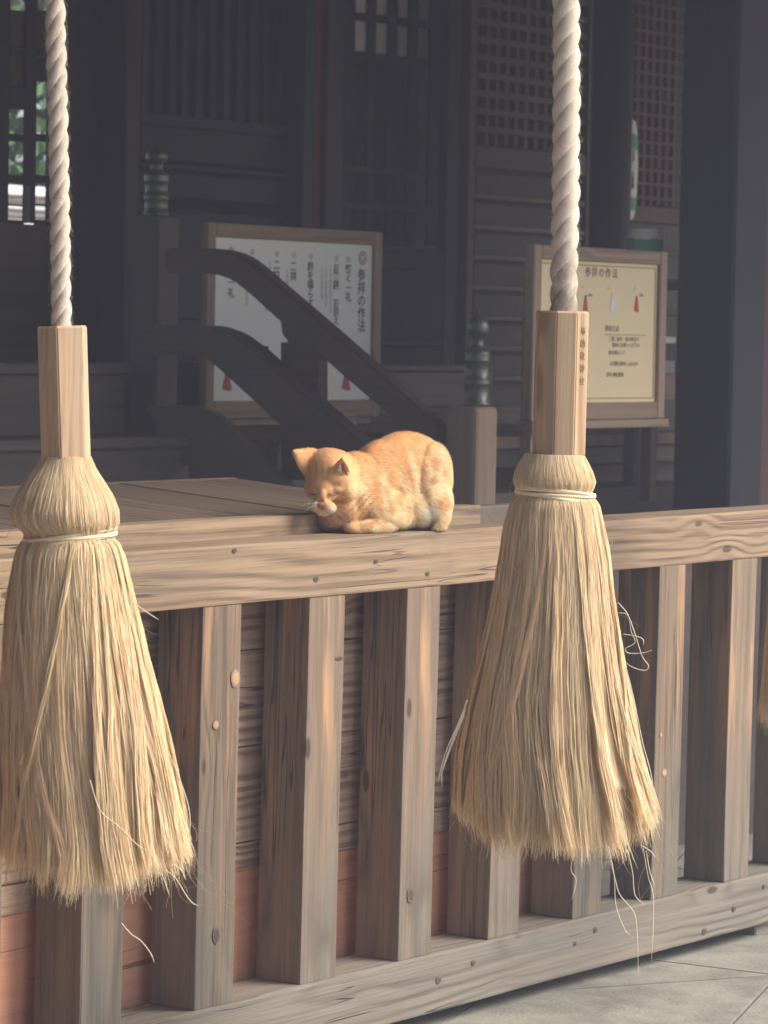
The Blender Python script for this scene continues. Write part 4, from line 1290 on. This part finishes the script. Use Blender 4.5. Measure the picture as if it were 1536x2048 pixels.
# ---- big square pillar right
Ybp = 2.3
bl_ = onY(1347, 800, Ybp)
# its near-left corner stands at px ~1455 on plane Y
wpil = .255
xr_ = onY(1528, 800, Ybp).x
o_ = part_box('square_pillar', xr_ - wpil, xr_, Ybp, Ybp + wpil, .0, 3.5, D_BLUE, hall, .012)
part_box('wall_board', xr_ + .004, xr_ + .9, Ybp + .05, Ybp + .09, 0, 3.5, D_REDL, hall, .004)
# ---- veranda edge and base, px 990-1350, and below the barred door
def ledge(pxl, pxr, pyt, pyb, Y, mat, dep, name='veranda_board'):
    xa, xb = onY(pxl, 800, Y).x, onY(pxr, 800, Y).x
    r_ = (pxl + pxr) / 2
    return part_box(name, xa, xb, Y, Y + dep, onY(r_, pyb, Y).z, onY(r_, pyt, Y).z, mat, hall, .004, 0)
ledge(985, 1420, 868, 892, 3.05, D_NEWEL, 1.2)
ledge(985, 1420, 893, 928, 3.09, D_STEP, .06)
ledge(985, 1420, 929, 975, 3.2, D_BROWN, .06)
ledge(985, 1420, 976, 1060, 2.9, D_GREY, .3)
ledge(640, 985, 730, 742, 3.9, D_STEP, .7)
ledge(640, 985, 743, 815, 3.93, D_STEP, .06)
ledge(640, 985, 816, 826, 3.7, D_STEP, .3)
ledge(440, 985, 848, 1080, 3.72, D_BROWN, .06)
ledge(560, 985, 880, 1000, 3.4, D_STEP, .3)
part_box('gap_dark_board', onY(1120, 800, .95).x, 12.5, .95, 1.0, 0, .97, D_BROWN, hall, .003)  # dark board added behind the right-hand post gaps to keep them dark
# ---- wide stair to the hall at the left
st = thing('stair', 'wide dark timber steps up to the hall, left of the railing', 'stair', (8, 3, 0))
for (pt, Y_, dep) in ((726, 3.66, 1.0), (876, 3.36, .5), (1035, 3.06, .5), (1200, 2.76, .5)):
    xa = onY(-150, 800, Y_).x; xb = XRAIL - .04
    z_ = onY(150, pt, Y_).z
    part_box('tread', xa, xb, Y_ - .03, Y_ + dep, z_ - .04, z_, D_STEP, st, .005)
    part_box('riser', xa, xb, Y_, Y_ + .03, z_ - .30, z_ - .042, D_STEP, st, .002)
# floor of the hall (dark) behind
part_box('hall_floor', 5, 16, 4.66, 5.6, 1.0, 1.30, D_BROWN, hall, .003)
# roof and eave, above the frame: they give the shade
part_box('roof', 1.5, 19, -1.6, 8.6, 3.55, 3.75, D_BROWN, hall, .02)
part_box('eave_beam', 1.5, 19, -1.0, -.1, 3.25, 3.5, D_BROWN, hall, .01)
for x_ in (3.0, 16.6):  # unseen end walls, added to shape the shade
    part_box('shade_gable', x_, x_ + .12, 5.2 if x_ > 10 else 5.2, 7.6, 0, 3.5, D_BROWN, hall, .01)

blocker = thing('left_light_blocker', 'added dark timber wall left of the fence, unseen, blocking light from the left', 'building', (1.7, .5, 0))  # unseen wall added to darken the left faces of the posts
part_box('blocker_wall', 1.55, 1.80, -2.1, 3.2, 0, 4.2, D_BROWN, blocker, .01)
haze_bm = box_bm(92, 92, 6.6, 0)
nb_ = thing('far_light_blocker', 'invented dark timber wall left of the viewpoint, unseen, holding back sky light', 'building', (-4.2, -8, 0))  # second unseen wall, invented to cut sky light on the post sides
part_box('far_blocker_wall', -4.4, -4.0, -14, -3.0, 0, 6.0, D_BROWN, nb_, .01)
haze = from_bm('haze', haze_bm, None, None, (0, 0, 2.3))  # even volume added in place of lens veil, to lift the blacks
haze['kind'] = 'stuff'
hm = bpy.data.materials.new('veil_haze'); hm.use_nodes = True
for n_ in list(hm.node_tree.nodes):
    if n_.type != 'OUTPUT_MATERIAL': hm.node_tree.nodes.remove(n_)
pv = hm.node_tree.nodes.new('ShaderNodeVolumePrincipled')
pv.inputs['Color'].default_value = (.74, .76, .95, 1); pv.inputs['Density'].default_value = HAZE
hm.node_tree.links.new(pv.outputs[0], [n_ for n_ in hm.node_tree.nodes if n_.type == 'OUTPUT_MATERIAL'][0].inputs['Volume'])
haze.data.materials.append(hm)

# ---- lantern hanging behind the round pillar, sake cask on a shelf
lan = thing('paper_lantern', 'white paper lantern with green bands hanging half hidden behind the round pillar', 'lantern', (0, 0, 0))
lp = onY(1246, 340, 3.95); lt = onY(1246, 238, 3.95); lb = onY(1246, 440, 3.95)
lan.location = lb
rL = 27 * depth(lp) / F
H_ = lt.z - lb.z
pr = []
for i in range(41):
    t = i / 40; rr_ = rL * (.62 + .38 * math.sin(math.pi * min(1, max(0, t))) ** .35) * (1 + .012 * (i % 2))
    pr.append((rr_, H_ * t))
bL = lathe(pr, 32)
def lantern_mat():
    s = NT('lantern_print', .6)
    z = s.math('DIVIDE', s.sep(s.obj())[2], H_)
    n = s.noise(s.obj(), 30, 3, .6)
    zz = s.math('ADD', z, s.math('MULTIPLY', s.math('SUBTRACT', n, .5), .10))
    g1 = s.math('MULTIPLY', s.math('GREATER_THAN', zz, .70), s.math('LESS_THAN', zz, .84))
    g2 = s.math('MULTIPLY', s.math('GREATER_THAN', zz, .10), s.math('LESS_THAN', zz, .22))
    c = s.mix(s.math('MAXIMUM', g1, g2), (.90, .88, .84), (.16, .42, .28))
    s.color(c); return s.m
M_LANT = lantern_mat()
from_bm('paper_shade', bL, M_LANT, lan, lb, smooth=True)
from_bm('top_ring', lathe([(rL * .66, 0), (rL * .66, .02)], 24), M_INK, lan, (lb.x, lb.y, lb.z + H_))
from_bm('cord', tube_pts([(lb.x, lb.y, lb.z + H_), (lb.x, lb.y + .0, 3.5)], .006, 6), M_WIRE, lan)
for k, ch in enumerate('奉献'):
    put_text(lan, ch, .09, Vector((lb.x, lb.y, lb.z + H_ * (.60 - .22 * k))) + rh * (rL * .93) * .9 - vh * rL * .45, (rh * .5 + vh * .85), UP, M_INK)
cask = thing('sake_cask', 'straw-wrapped sake cask with green printed band, standing above the cream notice board', 'cask', (0, 0, 0))
qc = onY(1290, 540, 2.75); zc1 = onY(1290, 458, 2.75).z; zc0 = onY(1290, 560, 2.75).z
rC = 37 * depth(qc) / F
cask.location = (qc.x, qc.y, zc0)
def cask_mat():
    s = NT('cask_print', .6)
    z = s.math('DIVIDE', s.sep(s.obj())[2], (zc1 - zc0))
    n = s.noise(s.obj(), 26, 3, .6)
    zz = s.math('ADD', z, s.math('MULTIPLY', s.math('SUBTRACT', n, .5), .16))
    g1 = s.math('MULTIPLY', s.math('GREATER_THAN', zz, .50), s.math('LESS_THAN', zz, .80))
    s.color(s.mix(g1, (.88, .86, .80), (.12, .42, .27))); s.bump(n, .002); return s.m
from_bm('cask_body', lathe([(rC * .93, 0), (rC * .99, .03), (rC, .10), (rC * .99, zc1 - zc0 - .03), (rC * .93, zc1 - zc0)], 36), cask_mat(), cask, (qc.x, qc.y, zc0), smooth=False)
b = bmesh.new()
for k in range(3):
    zz_ = (zc1 - zc0) * (.30 + .04 * k)
    tube_pts([Vector(((rC + .004) * math.cos(a), (rC + .004) * math.sin(a), zz_ + .004 * math.sin(5 * a))) for a in np.linspace(0, 2 * math.pi, 41)], .005, 6, b, caps=False)
from_bm('straw_rope', b, M_CORD, cask, (qc.x, qc.y, zc0), smooth=True)
shelf = thing('cask_stand', 'dark timber stand under the sake cask, behind the cream notice board', 'stand', (qc.x, qc.y, 0))
part_box('stand_top', qc.x - .3, qc.x + .28, qc.y - .22, qc.y + .22, zc0 - .035, zc0 - .001, D_BROWN, shelf, .003)
for dx, dy in ((-.25, -.18), (.2, -.18), (-.25, .18), (.2, .18)):
    part_box('leg', qc.x + dx, qc.x + dx + .05, qc.y + dy - .02, qc.y + dy + .03, .9, zc0 - .036, D_BROWN, shelf, .003)
# papers pinned right of the notice board
pp = [(1334, 1347, 674, 686, M_PAPERL, 'small white paper slip pinned beside the cream notice board, above the brown box'),
      (1334, 1346, 722, 746, M_INKG, 'small grey card on the wall between the paper slip and the brown box')]
for (l, r_, t_, b_2, m_, lab) in pp:
    o_ = wall_rect('paper_slip', l - 8, r_ + 4, t_, b_2, m_, 3.5, .004, None, 0)
    tag(o_, lab, 'paper')
obx = wall_rect('wooden_case', 1318, 1352, 747, 800, M_FRAME, 3.42, .1, None, .004)
tag(obx, 'brown wooden case just right of the cream notice board', 'case')

# ================================================================ GARDEN beyond the left window
gw = thing('garden_wall', 'white garden wall in daylight seen through the left window lattice', 'wall', (14, 12, 0))
zt_ = onY(50, 372, 12).z
part_box('wall_panel', 6, 26, 12, 12.15, -.02, zt_, M_WHITEWALL, gw, .02)
for t_ in (392, 402, 420, 432):
    z_ = onY(50, t_, 11.98).z
    part_box('batten', 6, 26, 11.97, 11.998, z_ - .008, z_ + .008, D_GREY, gw, 0)
r_s = random.Random(3)
lv = []
b = bmesh.new()
for i in range(9000):
    X_ = r_s.uniform(15.5, 21); Z_ = zt_ - .25 + r_s.random() * 2.6; Y_ = 12.5 + r_s.uniform(0, 1.2)
    dens = mnoise.noise(Vector((X_ * 2.2, Z_ * 2.2, 3)))
    if dens < -.45: continue
    s_ = r_s.uniform(.05, .11); n_ = Vector((r_s.gauss(0, 1), r_s.gauss(0, 1) - .8, r_s.gauss(0, 1) + .8)).normalized()
    t1 = n_.orthogonal().normalized() * s_; t2 = n_.cross(t1) * .5; c_ = Vector((X_, Y_, Z_))
    b.faces.new([b.verts.new(c_ - t1), b.verts.new(c_ + t2), b.verts.new(c_ + t1), b.verts.new(c_ - t2)])
hd_ = from_bm('hedge', b, M_LEAF, None)
tag(hd_, 'green garden shrubs beyond the white wall, seen through the left window lattice', 'hedge', kind='stuff')
